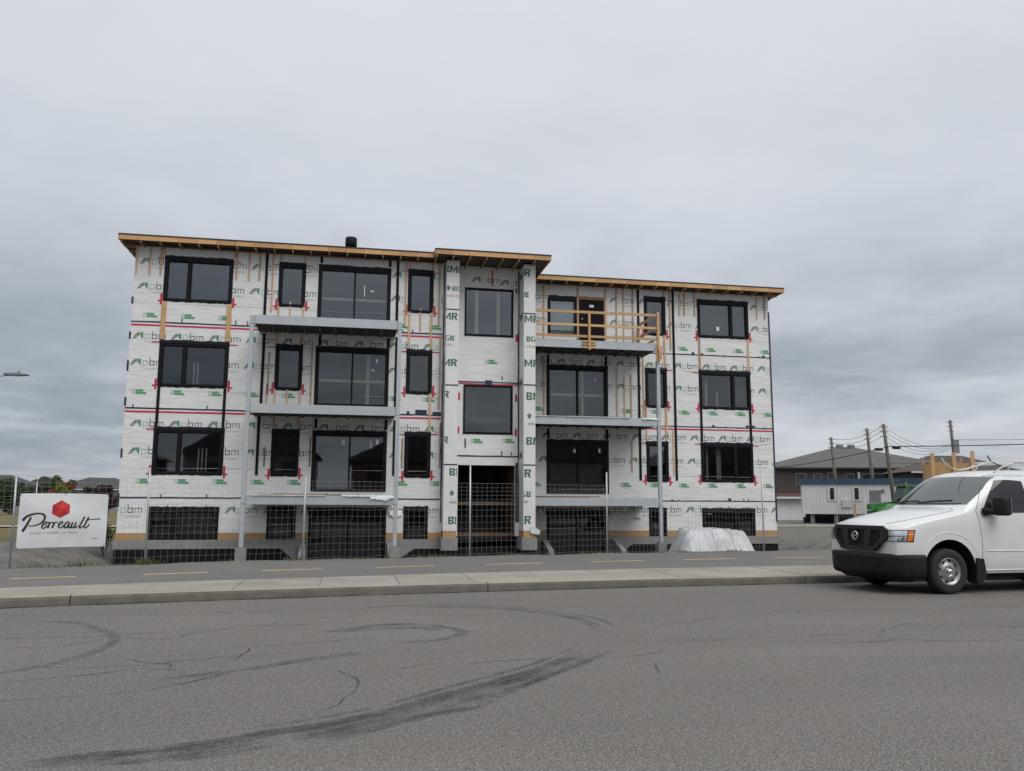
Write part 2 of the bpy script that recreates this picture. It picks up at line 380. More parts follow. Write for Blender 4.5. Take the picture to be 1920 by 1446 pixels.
while X < 46:                               # long kerb stones with a stained face
    w = 6.45; a, c = X+.007, X+w-.007; mb = MB(); q = 14; V = []
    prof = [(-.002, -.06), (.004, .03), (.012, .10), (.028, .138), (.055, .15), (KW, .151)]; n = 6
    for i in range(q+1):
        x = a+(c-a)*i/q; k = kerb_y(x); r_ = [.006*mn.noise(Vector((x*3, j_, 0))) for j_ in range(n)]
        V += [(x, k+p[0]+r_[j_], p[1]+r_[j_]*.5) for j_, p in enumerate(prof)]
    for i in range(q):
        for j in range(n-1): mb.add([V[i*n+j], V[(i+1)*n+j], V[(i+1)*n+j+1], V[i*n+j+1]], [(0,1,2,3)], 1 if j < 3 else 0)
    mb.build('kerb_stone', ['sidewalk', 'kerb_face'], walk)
    X += w
for i, x0 in enumerate([-4.25,-1.85,.41,2.52,4.65,6.97,9.5,12.15,14.75,17.5,20.3,23.1]):
    L = [1,1,1,1.12,1.18,1.3,1.4,1.45,1.5,1.5,1.5,1.5][i]; mb = MB(); q = 4
    for s_ in range(q):
        a, c = x0+L*s_/q, x0+L*(s_+1)/q
        mb.add([(a, dash_y(a)-.065, .152), (c, dash_y(c)-.065, .152), (c, dash_y(c)+.065, .152), (a, dash_y(a)+.065, .152)], [(0,1,2,3)])
    mb.build('yellow_dash', 'yellow_paint', path)

def ribbon(name, pts, width, mat, parent, z=.004, n=8, wob=.0, wmul=None):
    P = catmull([(x, y, 0) for x, y in pts], n); v = []; f = []; uv = []
    for i, p in enumerate(P):
        d = (P[min(i+1, len(P)-1)]-P[max(i-1, 0)]).normalized(); s = Vector((-d.y, d.x, 0)); u = i/(len(P)-1)
        w = width*(1+.35*mn.noise(Vector((p.x*1.5, p.y*1.5, 3))))
        q = p+s*wob*mn.noise(Vector((p.x*3, p.y*3, 9)))
        v += [tuple(q-s*w/2+Vector((0,0,z))), tuple(q+s*w/2+Vector((0,0,z)))]; uv += [(u, 0), (u, 1)]
    f = [(2*i, 2*i+2, 2*i+3, 2*i+1) for i in range(len(P)-1)]
    me = bpy.data.meshes.new(name); me.from_pydata(v, [], f); me.materials.append(MAT[mat])
    ul = me.uv_layers.new(name='UVMap')
    for l in me.loops: ul.data[l.index].uv = uv[l.vertex_index]
    return O(name, me, parent)
WL[road] = Vector((0,0,0))
M1 = [(4.51,-23.49),(4.89,-23.32),(5.11,-23.3),(5.66,-23.14),(5.89,-22.99),(6.23,-22.84),(6.79,-22.48),(7.25,-22.02),(7.83,-21.48),(8.31,-20.98),(8.96,-20.12)]
ribbon('tyre_mark', M1, .20, 'tyre_rubber', road)
ribbon('tyre_mark', [(6.25,-23.3),(6.55,-23.04),(6.93,-22.74),(7.35,-22.49),(7.73,-22.0),(8.39,-21.21),(9.22,-20.23)], .13, 'tyre_rubber', road, .005)
ribbon('tyre_mark', [(x+.05, y-.12) for x, y in M1], .42, 'tyre_faint', road, .003)
ribbon('tyre_mark', [(6.12,-18.61),(6.39,-18.35),(6.88,-18.06),(7.38,-18.14),(7.72,-18.65),(7.71,-18.99),(7.42,-19.33),(6.82,-19.49)], .2, 'tyre_rubber', road, .006)
ribbon('tyre_mark', [(6.05,-18.55),(6.45,-18.5),(6.9,-18.35),(7.3,-18.4),(7.5,-18.7)], .3, 'tyre_faint', road, .005)
ribbon('tyre_mark', [(6.19,-16.49),(7.16,-16.06),(7.97,-16.04),(8.79,-16.5),(9.4,-17.28),(9.69,-18.0),(9.66,-19.09)], .1, 'tyre_rubber', road, .004)
ribbon('tyre_mark', [(7.2,-16.35),(7.97,-16.33),(8.7,-16.75),(9.2,-17.4),(9.45,-18.1),(9.4,-19)], .22, 'tyre_faint', road, .003)
ribbon('tyre_mark', [(4.6,-21.2),(5.51,-20.73),(5.78,-20.51),(6.11,-20.28),(6.6,-20.0)], .2, 'tyre_faint', road, .004)
ribbon('tyre_mark', [(3.0,-20.8),(3.37,-20.54),(3.61,-20.28),(3.79,-19.9),(3.9,-19.2),(3.81,-18.56),(3.46,-17.88),(2.89,-17.18),(2.12,-17.21)], .16, 'tyre_faint', road, .004)
ribbon('tyre_mark', [(x-.1, y+.14) for x, y in M1[4:]], .09, 'tyre_rubber', road, .006)
for c in [[(9.73,-18.97),(10.45,-18.62),(10.93,-18.35),(11.52,-17.9),(13.33,-17.59),(16.59,-17.56),(22,-17.4)],
  [(9.62,-19.77),(10.91,-19.9),(11.68,-19.71),(12.54,-19.72),(13.52,-19.11),(14.86,-19.46),(20,-19.6)],[(12.46,-19.83),(12.73,-20.19),(13.98,-20.43),(19,-20.7)],
  [(1.0,-22.0),(3.8,-21.71),(4.44,-21.62),(4.9,-21.46),(5.17,-21.08),(5.51,-20.73)],[(3.81,-18.56),(4.34,-18.76),(4.7,-18.38),(5.1,-18.01),(6.04,-17.32),(6.89,-17.07)],
  [(6.3,-20.9),(6.43,-21.24),(6.47,-21.79),(6.22,-22.62)],[(0.5,-19.4),(2.86,-19.19),(3.4,-19.11),(3.81,-18.56)],[(4.9,-19.56),(5.39,-19.44),(5.88,-19.38),(6.39,-19.17),(6.81,-19.04)],
  [(5.33,-20.24),(5.4,-19.57)],[(9.26,-21.09),(9.2,-21.52)],[(6.63,-21.23),(6.94,-20.89),(7.98,-20.73),(8.62,-20.72),(9.31,-20.66),(9.87,-20.1)],
  [(-2,-16.6),(2.23,-16.46),(3.85,-16.43),(5.28,-16.53),(6.19,-16.49)],[(7.5,-18.75),(8.36,-18.71),(9.14,-18.83),(9.69,-19.09)],[(2.2,-21.1),(3.6,-20.95),(4.6,-20.6),(5.2,-20.75)],[(4.3,-20.0),(4.7,-20.35),(5.0,-20.9)],[(2.0,-18.3),(3.3,-18.5),(4.4,-18.2),(5.6,-17.9),(6.1,-17.95)],[(10.9,-20.0),(11.8,-20.25),(12.7,-20.2)],[(6.9,-17.05),(8.0,-17.3),(8.8,-17.25)],[(3.4,-20.3),(4.4,-20.4),(5.4,-20.0),(5.9,-19.9)]]:
    ribbon('crack', c, .024, 'crack_tar', road, .007, n=14, wob=.09)
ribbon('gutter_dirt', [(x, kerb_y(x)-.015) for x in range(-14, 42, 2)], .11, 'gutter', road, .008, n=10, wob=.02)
# ------------------------------------------------------------------ apartment building
DR = 1.96                                  # the right wing stands back by this much
BLD = empty('apartment_building', (11, 4, 0))
tag(BLD, 'three-storey apartment block under construction, clad in printed white wrap, with bare steel balconies', 'building')
ST = lambda s: 2.9*(s-1)
def wall_grid(x0, x1, z0, z1, ops, Y, T=.2):
    ops = [(max(a, x0), min(b, x1), max(c, z0), min(d, z1)) for a, b, c, d in ops if b > x0 and a < x1 and d > z0 and c < z1]
    xs = sorted(set([x0, x1]+[v for o in ops for v in o[:2]])); zs = sorted(set([z0, z1]+[v for o in ops for v in o[2:]]))
    inside = lambda x, z: any(a < x < b and c < z < d for a, b, c, d in ops)
    mb = MB()
    for i in range(len(xs)-1):
        for j in range(len(zs)-1):
            if inside((xs[i]+xs[i+1])/2, (zs[j]+zs[j+1])/2): continue
            mb.add([(xs[i],Y,zs[j]),(xs[i+1],Y,zs[j]),(xs[i+1],Y,zs[j+1]),(xs[i],Y,zs[j+1])], [(0,1,2,3)])
            mb.add([(xs[i],Y+T,zs[j]),(xs[i+1],Y+T,zs[j]),(xs[i+1],Y+T,zs[j+1]),(xs[i],Y+T,zs[j+1])], [(3,2,1,0)])
    for a, b, c, d in ops+[(x0, x1, z0, z1)]:
        mb.add([(a,Y,c),(b,Y,c),(b,Y,d),(a,Y,d),(a,Y+T,c),(b,Y+T,c),(b,Y+T,d),(a,Y+T,d)], [(0,4,5,1),(1,5,6,2),(2,6,7,3),(3,7,4,0)])
    return mb
def wavy(o, amp=.012):
    """loose housewrap: gentle billows on a subdivided front"""
    me = o.data; bm = bmesh.new(); bm.from_mesh(me)
    bmesh.ops.remove_doubles(bm, verts=bm.verts, dist=.0005)
    bm.to_mesh(me); bm.free()
BIG, NA, PAT, NB = (0.0, 2.166), (3.734, 4.588), (5.07, 7.52), (8.177, 9.03)
RP, RN, RB = (13.68, 16.09), (17.68, 18.535), (19.94, 22.107)
LW, RW, CW = [], [], []                     # window specs: (x0, x1, z0, z1, kind)
for s in (1, 2, 3):
    LW += [(*BIG, 2.459+ST(s), 4.007+ST(s), 'bigL'), (*NA, 2.454+ST(s), 4.011+ST(s), 'narrow'), (*PAT, 1.94+ST(s), 4.0+ST(s), 'patio'), (*NB, 2.454+ST(s), 4.011+ST(s), 'narrow')]
    RW += [(*RN, 2.454+ST(s), 4.011+ST(s), 'narrow'), (*RB, 2.459+ST(s), 4.007+ST(s), 'bigR')]
    if s < 3: RW.append((*RP, 1.95+ST(s), 4.0+ST(s), 'patio'))
RW += [(13.73, 14.87, 8.08, 9.64, 'pale'), (14.97, 15.99, 7.74, 9.66, 'door')]
LW += [(-.02, 2.12, .34, 1.40, 'bigL'), (3.70, 4.57, .34, 1.42, 'narrow'), (5.05, 7.56, -.45, 1.22, 'patio'), (8.2, 8.98, .34, 1.45, 'narrow')]
RW += [(13.68, 16.04, -.4, 1.22, 'patio'), (17.74, 18.41, .35, 1.44, 'narrow'), (19.93, 22.1, .35, 1.42, 'bigR')]
CW = [(10.23, 12.02, 7.58, 9.34, 'single'), (10.22, 12.01, 4.03, 5.77, 'single')]
ENT = (10.06, 12.12, .40, 2.9)
ins = lambda w: (w[0]+.025, w[1]-.025, w[2]+.02, w[3]-.05)
L_OPS, R_OPS, C_OPS = [ins(w) for w in LW], [ins(w) for w in RW], [ins(w) for w in CW]+[ENT]
wallL = wall_grid(-.97, 9.47, .56, 10.15, L_OPS, 0).build('wall', 'wrap', BLD)
wallR = wall_grid(12.68, 23.04, .56, 10.15, R_OPS, DR).build('wall', 'wrap', BLD)
wallC = wall_grid(9.9, 12.30, .42, 10.15, C_OPS, .3).build('wall', 'wrap', BLD)
wallL['label'] = 'white printed wrap on the left wing'; wallR['label'] = 'white printed wrap on the set-back right wing'; wallC['label'] = 'white printed wrap of the entrance bay'
for x0, x1, y0, y1 in [(-.97, -.77, .205, 12.2), (22.84, 23.04, DR+.205, 12.2), (12.30, 12.48, .305, DR+.25), (9.3, 9.47, .205, .3)]:
    MB().box(x0, x1, y0, y1, .56, 10.14).build('wall', 'wrap', BLD)
MB().box(-.97, 23.04, 12.2, 12.4, -.5, 10.14).build('wall', 'wrap', BLD)
wall_grid(-.975, 9.47, .34, .56, L_OPS, -.012, .2).build('sheathing_band', 'osb', BLD)
wall_grid(12.68, 23.05, .34, .56, R_OPS, DR-.012, .2).build('sheathing_band', 'osb', BLD)
for x in (-.975, 22.85): MB().box(x, x+.2, .2 if x < 0 else DR+.2, 12.2, .34, .558).build('sheathing_band', 'osb', BLD)
# foundations: exposed concrete over black damp-proofing, lower beside the garden-level doors
fd = empty('foundation', (11, 0, 0)); fd.parent = BLD; fd.location = Vector((11,0,0))-WL[BLD]; WL[fd] = Vector((11,0,0))
def found(poly, Y, T=.3):
    MB().prism(poly, lambda x, z: (x, Y, z), lambda x, z: (x, Y+T, z)).build('concrete_wall', 'concrete', fd)
found([(-1.03,.05),(4.15,.05),(4.62,-.35),(4.62,-.6),(5.03,-.6),(5.03,.338),(-1.03,.338)], -.06)
found([(7.58,-.6),(8.0,-.6),(8.0,-.35),(8.55,.02),(9.45,.02),(9.45,.338),(7.58,.338)], -.06)
found([(12.7,-.6),(13.66,-.6),(13.66,.338),(12.7,.338)], DR-.06)
found([(16.06,-.6),(16.5,-.6),(16.5,-.3),(17.0,.05),(23.08,.05),(23.08,.338),(16.06,.338)], DR-.06)
found([(-1.03,.05),(-.75,.05),(-.75,.338),(-1.03,.338)], .25, 11.9); found([(22.8,.05),(23.08,.05),(23.08,.338),(22.8,.338)], DR+.25, 10)
for x0, x1, Y in [(-1.0, 5.0, -.03), (7.6, 9.9, -.03), (9.9, 12.6, .25), (12.6, 13.6, DR-.03), (16.1, 23.05, DR-.03)]:
    MB().box(x0, x1, Y, Y+.2, -.8, .045).build('damp_proofing', 'dampproof', fd)
MB().box(-1.0, -.8, .18, 12, -.8, .045).build('damp_proofing', 'dampproof', fd); MB().box(22.85, 23.05, DR+.18, 12, -.8, .045).build('damp_proofing', 'dampproof', fd)
for x, Y in [(4.80, 0), (7.62, 0), (13.42, DR), (16.16, DR)]:
    MB().prism([(0,-.6),(0,.26),(-.3,.22),(-1.25,-.12),(-1.25,-.6)], lambda y, z: (x, Y-.065+y, z), lambda y, z: (x+.2, Y-.065+y, z)).build('wing_wall', 'concrete', fd)
MB().box(5.0, 7.6, -1.6, .2, -.62, -.56).build('slab', 'dampproof', fd); MB().box(13.6, 16.1, DR-1.6, DR+.2, -.62, -.56).build('slab', 'dampproof', fd)

# interior seen through the glass: floors, partitions, studs
inn = empty('interior', (11, 6, 0)); inn.parent = BLD; inn.location = Vector((11,6,0))-WL[BLD]; WL[inn] = Vector((11,6,0))
for s in (0, 1, 2, 3):
    z = 1.69+2.9*(s-1)+.05
    if s == 0: z = -.6
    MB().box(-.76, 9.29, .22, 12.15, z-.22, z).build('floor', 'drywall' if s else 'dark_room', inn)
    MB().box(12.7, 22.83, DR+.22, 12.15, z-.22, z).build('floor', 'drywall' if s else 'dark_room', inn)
    if s > 1: MB().box(9.95, 12.25, .52, 12.15, z-.22, z).build('floor', 'drywall', inn)
for Y, x0, x1 in [(4.6, -.76, 9.29), (6.3, 12.7, 22.83), (4.6, 9.95, 12.25)]:
    MB().box(x0, x1, Y, Y+.12, -.6, 10.1).build('partition', 'drywall', inn)
for x in (2.95, 7.85): MB().box(x, x+.12, .22, 4.59, -.6, 10.1).build('partition', 'drywall', inn)
for x in (16.6, 19.3): MB().box(x, x+.12, DR+.22, 6.29, -.6, 10.1).build('partition', 'drywall', inn)
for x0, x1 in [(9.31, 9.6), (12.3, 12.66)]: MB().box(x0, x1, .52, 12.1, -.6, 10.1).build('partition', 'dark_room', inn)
def stud(x, z0, z1, Y=.6, w=.06, mat='stud'): piece('stud', x, x+w, Y, Y+.09, z0, z1, mat, inn)
for x in (10.62, 11.42): stud(x, 7.62, 9.5, .40, .12)
MB().box(13.7, 14.9, DR+.16, DR+.17, 8.0, 9.6).build('window_film', 'pale_film', inn)
for x, z in [(1.0, 5.3), (1.12, 5.3), (.62, 2.4), (.76, 2.4), (1.3, 2.4), (1.42, 2.4), (1.55, 2.4)]: stud(x, z, z+.95, .45, .05, 'galv')
for x, z, h in [(20.35, 5.3, 1.6), (20.82, 5.3, .75), (20.3, 2.4, 1.6), (20.75, 2.4, 1.6), (20.85, 2.4, 1.5)]: stud(x, z, z+h, DR+.4, .08)
for x, z in [(.55, .3), (1.25, .3), (1.4, .3)]: stud(x, z, z+1.1, .8, .07, 'drywall')
for x, z in [(20.7, .3), (20.9, .3)]: stud(x, z, z+1.1, DR+.7, .08, 'drywall')
stud(6.78, 4.9, 6.75, .25, .12); stud(15.1, 4.9, 6.8, DR+.26, .1)
for a, c, z, Y in [(5.1, 7.5, 8.60, .205), (5.1, 7.5, 5.70, .205), (13.7, 16.06, 5.72, DR+.205)]:
    piece('guard_board', a, c, Y, Y+.04, z, z+.09, 'stud', inn)
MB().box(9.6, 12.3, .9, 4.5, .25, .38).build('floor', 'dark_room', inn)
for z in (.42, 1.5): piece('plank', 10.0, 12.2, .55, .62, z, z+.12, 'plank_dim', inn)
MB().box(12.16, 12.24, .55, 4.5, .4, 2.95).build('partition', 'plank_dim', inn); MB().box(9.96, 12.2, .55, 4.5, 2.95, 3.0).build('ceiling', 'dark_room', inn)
for i in range(4): piece('step', 10.2, 11.9, 2.0+.28*i, 2.3+.28*i, .4+.2*i, .6+.2*i, 'dark_room', inn)

# windows
def window(w, Y, wall_i):
    x0, x1, z0, z1, kind = w; top = z1-.10; fw = .085 if kind != 'patio' else .10
    if kind == 'single': top = z1; fw = .06
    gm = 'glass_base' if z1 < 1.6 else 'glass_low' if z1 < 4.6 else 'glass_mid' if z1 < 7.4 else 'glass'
    if kind == 'door':
        d = MB().box(x0, x1, Y-.02, Y+.1, z0, z1-.12).build('door', 'door_dark', BLD)
        piece('sign', x0+.42, x0+.60, Y-.026, Y-.02, z1-.42, z1-.32, 'white_sticker', d); piece('door_frame', x0, x1, Y-.03, Y+.05, z1-.118, z1, 'lumber_old', d)
        MB().lathe([(.0,-.09),(.03,-.09),(.035,-.06),(.02,-.04),(.02,0)], 10, 'y', (x0+.1, Y-.02, z0+1.0)).build('door_knob', 'steel', d, True); return
    y0, y1 = Y-.035, Y+.10
    mb = MB(); mb.box(x0, x0+fw, y0, y1, z0, top); mb.box(x1-fw, x1, y0, y1, z0, top)
    mb.box(x0+fw, x1-fw, y0+.001, y1, top-fw, top); mb.box(x0+fw, x1-fw, y0+.001, y1, z0, z0+fw*.8)
    fr = mb.build('patio_door' if kind == 'patio' else 'window', 'frame_black', BLD, bevel=.006)
    if kind == 'bigL': mx = [x0+.36*(x1-x0)]
    elif kind == 'bigR': mx = [x0+.66*(x1-x0)]
    elif kind == 'patio': mx = [(x0+x1)/2]
    else: mx = []
    ed = [x0+fw]
    for mxx in mx:
        mw = .05 if kind != 'patio' else .03
        piece('mullion', mxx-mw, mxx+mw, y0+.004, y1-.01, z0+fw*.8, top-fw, 'frame_black', fr); ed += [mxx-mw, mxx+mw]
    ed.append(x1-fw)
    for i in range(0, len(ed), 2):
        yy = Y+.045+.02*(i//2 if kind == 'patio' else 0)
        gmat = 'glass_pale' if kind == 'pale' else gm
        piece('pane', ed[i], ed[i+1], yy, yy+.012, z0+fw*.8, top-fw, gmat, fr, rot=(R(random.uniform(-.12, .12)), 0, R(random.uniform(-.15, .15))))
        if kind in ('bigL', 'bigR', 'narrow'):
            sb = MB(); a, c = ed[i], ed[i+1]; zz0, zz1 = z0+fw*.8, top-fw
            sb.box(a, a+.022, Y-.005, Y+.04, zz0, zz1); sb.box(c-.022, c, Y-.005, Y+.04, zz0, zz1); sb.box(a+.022, c-.022, Y-.004, Y+.04, zz0, zz0+.02); sb.box(a+.022, c-.022, Y-.004, Y+.04, zz1-.02, zz1)
            sb.build('sash', 'frame_black', fr)
    if kind != 'single':                      # rough-edged membrane above and below
        fl = MB(); n = max(6, int((x1-x0)/.09)); e = .03 if kind not in ('pale',) else .0
        up = [(x0-e+(x1-x0+2*e)*i/n, z1+random.uniform(-.012, .018)) for i in range(n+1)]
        fl.prism(up+[(x1+e, top+.002), (x0-e, top+.002)], lambda x, z: (x, Y-.05, z), lambda x, z: (x, Y+.0, z)); fl.build('head_flashing', 'flashing', fr)
        if kind != 'patio':
            dn = [(x0+(x1-x0)*i/n, z0-.015-random.uniform(0, .03)) for i in range(n+1)]
            MB().prism(dn+[(x1, z0-.001), (x0, z0-.001)], lambda x, z: (x, Y-.014, z), lambda x, z: (x, Y+.0, z)).build('sill_flashing', 'flashing', fr)
        for x in (x0, x1):                   # membrane turned out on the jambs
            MB().box(x-.03 if x == x0 else x+.001, x-.001 if x == x0 else x+.03, Y-.012, Y, z0, top).build('jamb_flashing', 'flashing', fr)
    else:
        piece('brick_mould', x0-.02, x1+.02, Y-.02, Y, z0-.03, z0-.002, 'frame_black', fr)
for w in LW: window(w, 0, 0)
for w in RW: window(w, DR, 1)
for w in CW: window(w, .3, 2)
for x, z, w, h, Y in [(6.02,3.52,.10,.17,0),(7.18,3.55,.08,.17,0),(6.98,3.40,.04,.3,0),(14.72,3.50,.09,.15,DR),(15.72,3.52,.08,.16,DR),(6.85,8.92,.1,.05,0),(6.62,8.75,.025,.4,0),(6.95,6.10,.1,.05,0),(15.6,6.25,.04,.2,DR),(20.1,1.18,.22,.1,DR),(7.1,6.4,.06,.12,0),(20.75,8.55,.12,.16,DR)]:
    piece('paper_tag', x, x+w, Y+.038, Y+.042, z, z+h, 'white_sticker', BLD)
# black membrane boxes hanging into the garden-level openings
for a, c, Y in [(5.0, 7.6, 0), (13.62, 16.1, DR)]: MB().box(a, c, Y-.04, Y, 1.17, 1.38).build('membrane_flap', 'flashing', BLD)

# furring strips and battens, each nailed on its own
T_ = dict(t=(.055, .022, 'lumber'), b=(.09, .025, 'batten_black'), w=(.15, .035, 'lumber_rail'), w2=(.075, .03, 'lumber'), o=(.042, .022, 'lumber_old'))
LS = [(-.92,9.11,10.11,'t'),(-.5,9.12,10.1,'t'),(-.15,9.12,10.08,'t'),(-.05,9.86,10.09,'t'),(2.22,9.86,10.08,'t'),(2.3,9.09,10.09,'t'),(2.71,9.09,10.12,'t'),(3.06,9.11,10.12,'t'),(3.5,8.03,10.08,'t'),(3.76,9.86,10.1,'t'),(4.57,9.86,10.1,'t'),(3.29,7.5,10.12,'b'),(5.13,9.86,10.14,'b'),(.04,6.93,8.22,'w'),(2.13,6.93,8.22,'w'),(3.74,7.55,8.4,'t'),(4.13,7.55,8.4,'t'),(4.57,7.55,8.4,'t'),(3.74,6.95,7.28,'t'),(4.57,6.95,7.27,'t'),(3.5,5.17,6.63,'t'),(4.92,5.21,6.91,'t'),(3.31,4.7,7.26,'b'),(5.17,6.92,7.3,'b'),
 (.04,4.03,5.33,'b'),(2.13,4.03,5.33,'b'),(3.27,2.46,4.43,'b'),(3.48,4.7,5.53,'t'),(3.74,4.7,5.4,'t'),(4.15,4.7,5.4,'t'),(4.57,4.7,5.4,'t'),(4.93,4.7,5.25,'t'),(3.76,4.05,4.4,'t'),(4.56,4.05,4.41,'t'),(3.5,2.74,3.39,'o'),(4.98,2.76,3.76,'o'),
 (7.5,9.86,10.12,'b'),(7.78,7.5,10.11,'b'),(8.07,7.72,10.04,'t'),(8.21,9.86,10.09,'t'),(9.01,9.86,10.06,'t'),(9.26,7.78,10.07,'t'),(8.22,6.95,8.4,'w2'),(8.61,7.58,8.4,'t'),(9.0,6.95,8.4,'w2'),(7.51,6.92,7.27,'b'),(7.8,4.7,7.33,'b'),(9.33,5.34,7.39,'t'),(9.0,4.05,5.4,'w2'),(9.31,4.83,5.3,'t'),(8.08,2.76,3.78,'o'),(9.38,2.77,4.35,'o'),(7.8,2.49,4.4,'b'),(7.5,4.05,4.4,'b'),(5.14,4.05,4.38,'b')]
RS = [(13.55,7.92,10.1,'t'),(14.92,7.95,10.0,'w2'),(16.05,7.97,10.0,'w2'),(16.5,7.76,10.12,'t'),(16.79,7.76,10.1,'t'),(17.18,7.76,10.1,'t'),(17.41,7.5,10.11,'b'),(18.88,2.49,10.1,'b'),(18.50,9.86,10.11,'t'),(18.74,7.65,10.12,'t'),(19.16,9.08,9.99,'t'),(19.36,9.09,10.0,'t'),(19.8,9.09,10.06,'t'),(22.52,9.1,10.05,'t'),(22.87,9.11,10.07,'t'),(19.97,6.93,8.22,'w2'),(22.08,6.93,8.22,'w2'),(18.49,6.93,8.4,'w2'),(13.55,4.7,7.2,'t'),(16.48,4.7,6.88,'t'),(16.79,4.7,6.52,'t'),(17.06,4.7,6.62,'t'),(17.57,4.7,7.45,'t'),(17.66,4.7,5.4,'t'),(18.48,4.05,5.4,'t'),(17.39,4.7,7.37,'b'),(16.05,6.93,7.31,'b'),(13.72,6.93,7.28,'b'),
 (17.4,2.48,4.49,'b'),(19.97,4.03,5.42,'b'),(22.07,4.03,5.42,'b'),(18.52,4.3,5.3,'w2'),(18.77,2.71,4.49,'t'),(17.67,4.05,4.47,'t'),(17.06,2.78,4.01,'t'),(13.72,4.03,4.41,'b'),(16.05,4.03,4.43,'b')]
for lst, wl_, Y in ((LS, wallL, 0), (RS, wallR, DR)):
    for x, z0, z1, k in lst:
        w, th, mt = T_[k]; lean = random.uniform(-.0015, .0015)
        piece('batten' if k == 'b' else 'furring_strip', x-w/2, x+w/2, Y-th-.003, Y-.003, z0, z1, mt, wl_, rot=(0, lean, 0))

# sheathing tape
def tape(x0, x1, z0, z1, Y, mat, wl_, th=.006): piece('tape', x0, x1, Y-th, Y-.0035, z0, z1, mat, wl_)
def tapeline(x0, x1, z, h, Y, mat, wl_, n=.35, jit=.006, th=.006):
    mb = MB(); k = max(3, int((x1-x0)/n)); P = [(x0+(x1-x0)*i/k, z+random.uniform(-jit, jit)) for i in range(k+1)]
    lo = [(x, zz-h/2+random.uniform(-jit, jit)*.6) for x, zz in P]; hi = [(x, zz+h/2+random.uniform(-jit, jit)*.6) for x, zz in P]
    mb.prism(lo+hi[::-1], lambda x, zz: (x, Y-th, zz), lambda x, zz: (x, Y-.0035, zz)); return mb.build('tape', mat, wl_)
for z in (1.69, 4.60, 7.50):
    tapeline(-.97, 3.2, z, .05, 0, 'tape_navy', wallL); tapeline(7.85, 9.40, z, .05, 0, 'tape_navy', wallL); tapeline(16.2, 23.03, z+.005, .045, DR, 'tape_navy', wallR); None
    for _ in range(7):
        x = random.uniform(-.8, 9); tape(x, x+.035, z-.02, z+random.uniform(.1, .2), 0, 'tape_navy', wallL, .008)
        x = random.uniform(16.5, 22.8); tape(x, x+random.choice([.035, .12]), z-.01, z+random.uniform(.05, .13), DR, 'tape_navy', wallR, .008)
for z in (4.49, 7.39):
    tapeline(-.96, 3.25, z, .06, 0, 'tape_red', wallL, jit=.004); tapeline(7.9, 9.40, z, .06, 0, 'tape_red', wallL, jit=.004)
tapeline(17.3, 23.03, 4.50, .06, DR, 'tape_red', wallR, jit=.004)
for x0, x1, z0, z1 in [(8.5, 8.9, 4.63, 4.78), (8.2, 8.3, 4.62, 4.72), (9.1, 9.4, 4.62, 4.72)]: tape(x0, x1, z0, z1, 0, 'tape_navy', wallL, .009)
for lst, wl_, Y in ((LW, wallL, 0), (RW, wallR, DR)):
    for x0, x1, z0, z1, k in lst:
        if k not in ('bigL', 'bigR', 'narrow') or z0 < 1: continue
        for sx, x in ((-1, x0-.075), (1, x1+.075)):
            dz = random.uniform(-.03, .03); h = random.uniform(.34, .42)
            tape(x-.034, x+.034, z0-.14+dz, z0-.14+dz+h, Y, 'tape_red', wl_, .007)
            tape(x-.11 if sx < 0 else x-.04, x+.04 if sx < 0 else x+.11, z0-.04+dz, z0+.012+dz, Y, 'tape_red', wl_, .009)
            if random.random() < .8: tape(x-.2 if sx < 0 else x-.05, x+.05 if sx < 0 else x+.2, z1-.12+dz, z1-.08+dz, Y, 'tape_red', wl_, .007)
tape(11.20, 11.26, 9.45, 10.05, .3, 'tape_red', wallC)
for z in (5.87, 3.22): tapeline(9.95, 12.24, z, .05, .3, 'tape_navy', wallC)
tapeline(10.0, 12.2, 5.80, .05, .3, 'tape_red', wallC); tape(11.0, 11.25, 5.76, 5.95, .3, 'tape_navy', wallC, .009)
for x, z in [(10.05, 5.35), (12.13, 5.35), (10.04, 4.15), (12.12, 4.1), (12.14, 7.55)]: tape(x-.03, x+.05, z-.15, z+.12, .3, 'tape_red', wallC)
for x, z, w, h in [(10.28, 3.5, .05, .33), (11.6, 5.97, .04, .14), (11.95, 3.26, .04, .12), (11.6, 3.26, .04, .15), (9.98, 8.1, .05, .25), (12.1, 9.2, .06, .2)]: tape(x, x+w, z, z+h, .3, 'tape_navy', wallC, .009)
for x, z in [(12.18, 3.0)]: tape(x-.06, x+.02, .9, z, .3, 'tape_navy', wallC, .008)

# printing on the wrap: logo rows and green notices, cut where openings interrupt them
def rect(x0, x1, z0, z1): return [(x0, z0), (x1, z0), (x1, z1), (x0, z1)]
s_ = .03
LOGO = [([(0,0),(.05,-.005),(.12,.02),(.17,.09),(.205,.16),(.205,.215),(.15,.205),(.09,.15),(.045,.06)], 0), ([(.20,.07),(.235,.215),(.215,.215),(.165,.13)], 0),
  ([(.235,.215),(.345,.215),(.345,0),(.315,.012),(.27,.07),(.235,.12)], 1)]
def ring(x0, x1, z0, z1, w=s_): return [rect(x0, x0+w, z0, z1), rect(x1-w, x1, z0, z1), rect(x0+w, x1-w, z0, z0+w), rect(x0+w, x1-w, z1-w, z1)]
LOGO += [(p, 2) for p in ring(.40, .56, 0, .165, .02)]+[(rect(.40, .42, -.06, -.001), 2)]
LOGO += [(p, 3) for p in ring(.61, .77, 0, .165)]+[(rect(.61, .634, .166, .27), 3)]
LOGO += [(rect(.82+.10*i, .844+.10*i, 0, .165), 3) for i in range(3)]+[(rect(.845, .919, .141, .165), 3), (rect(.945, 1.019, .141, .165), 3)]
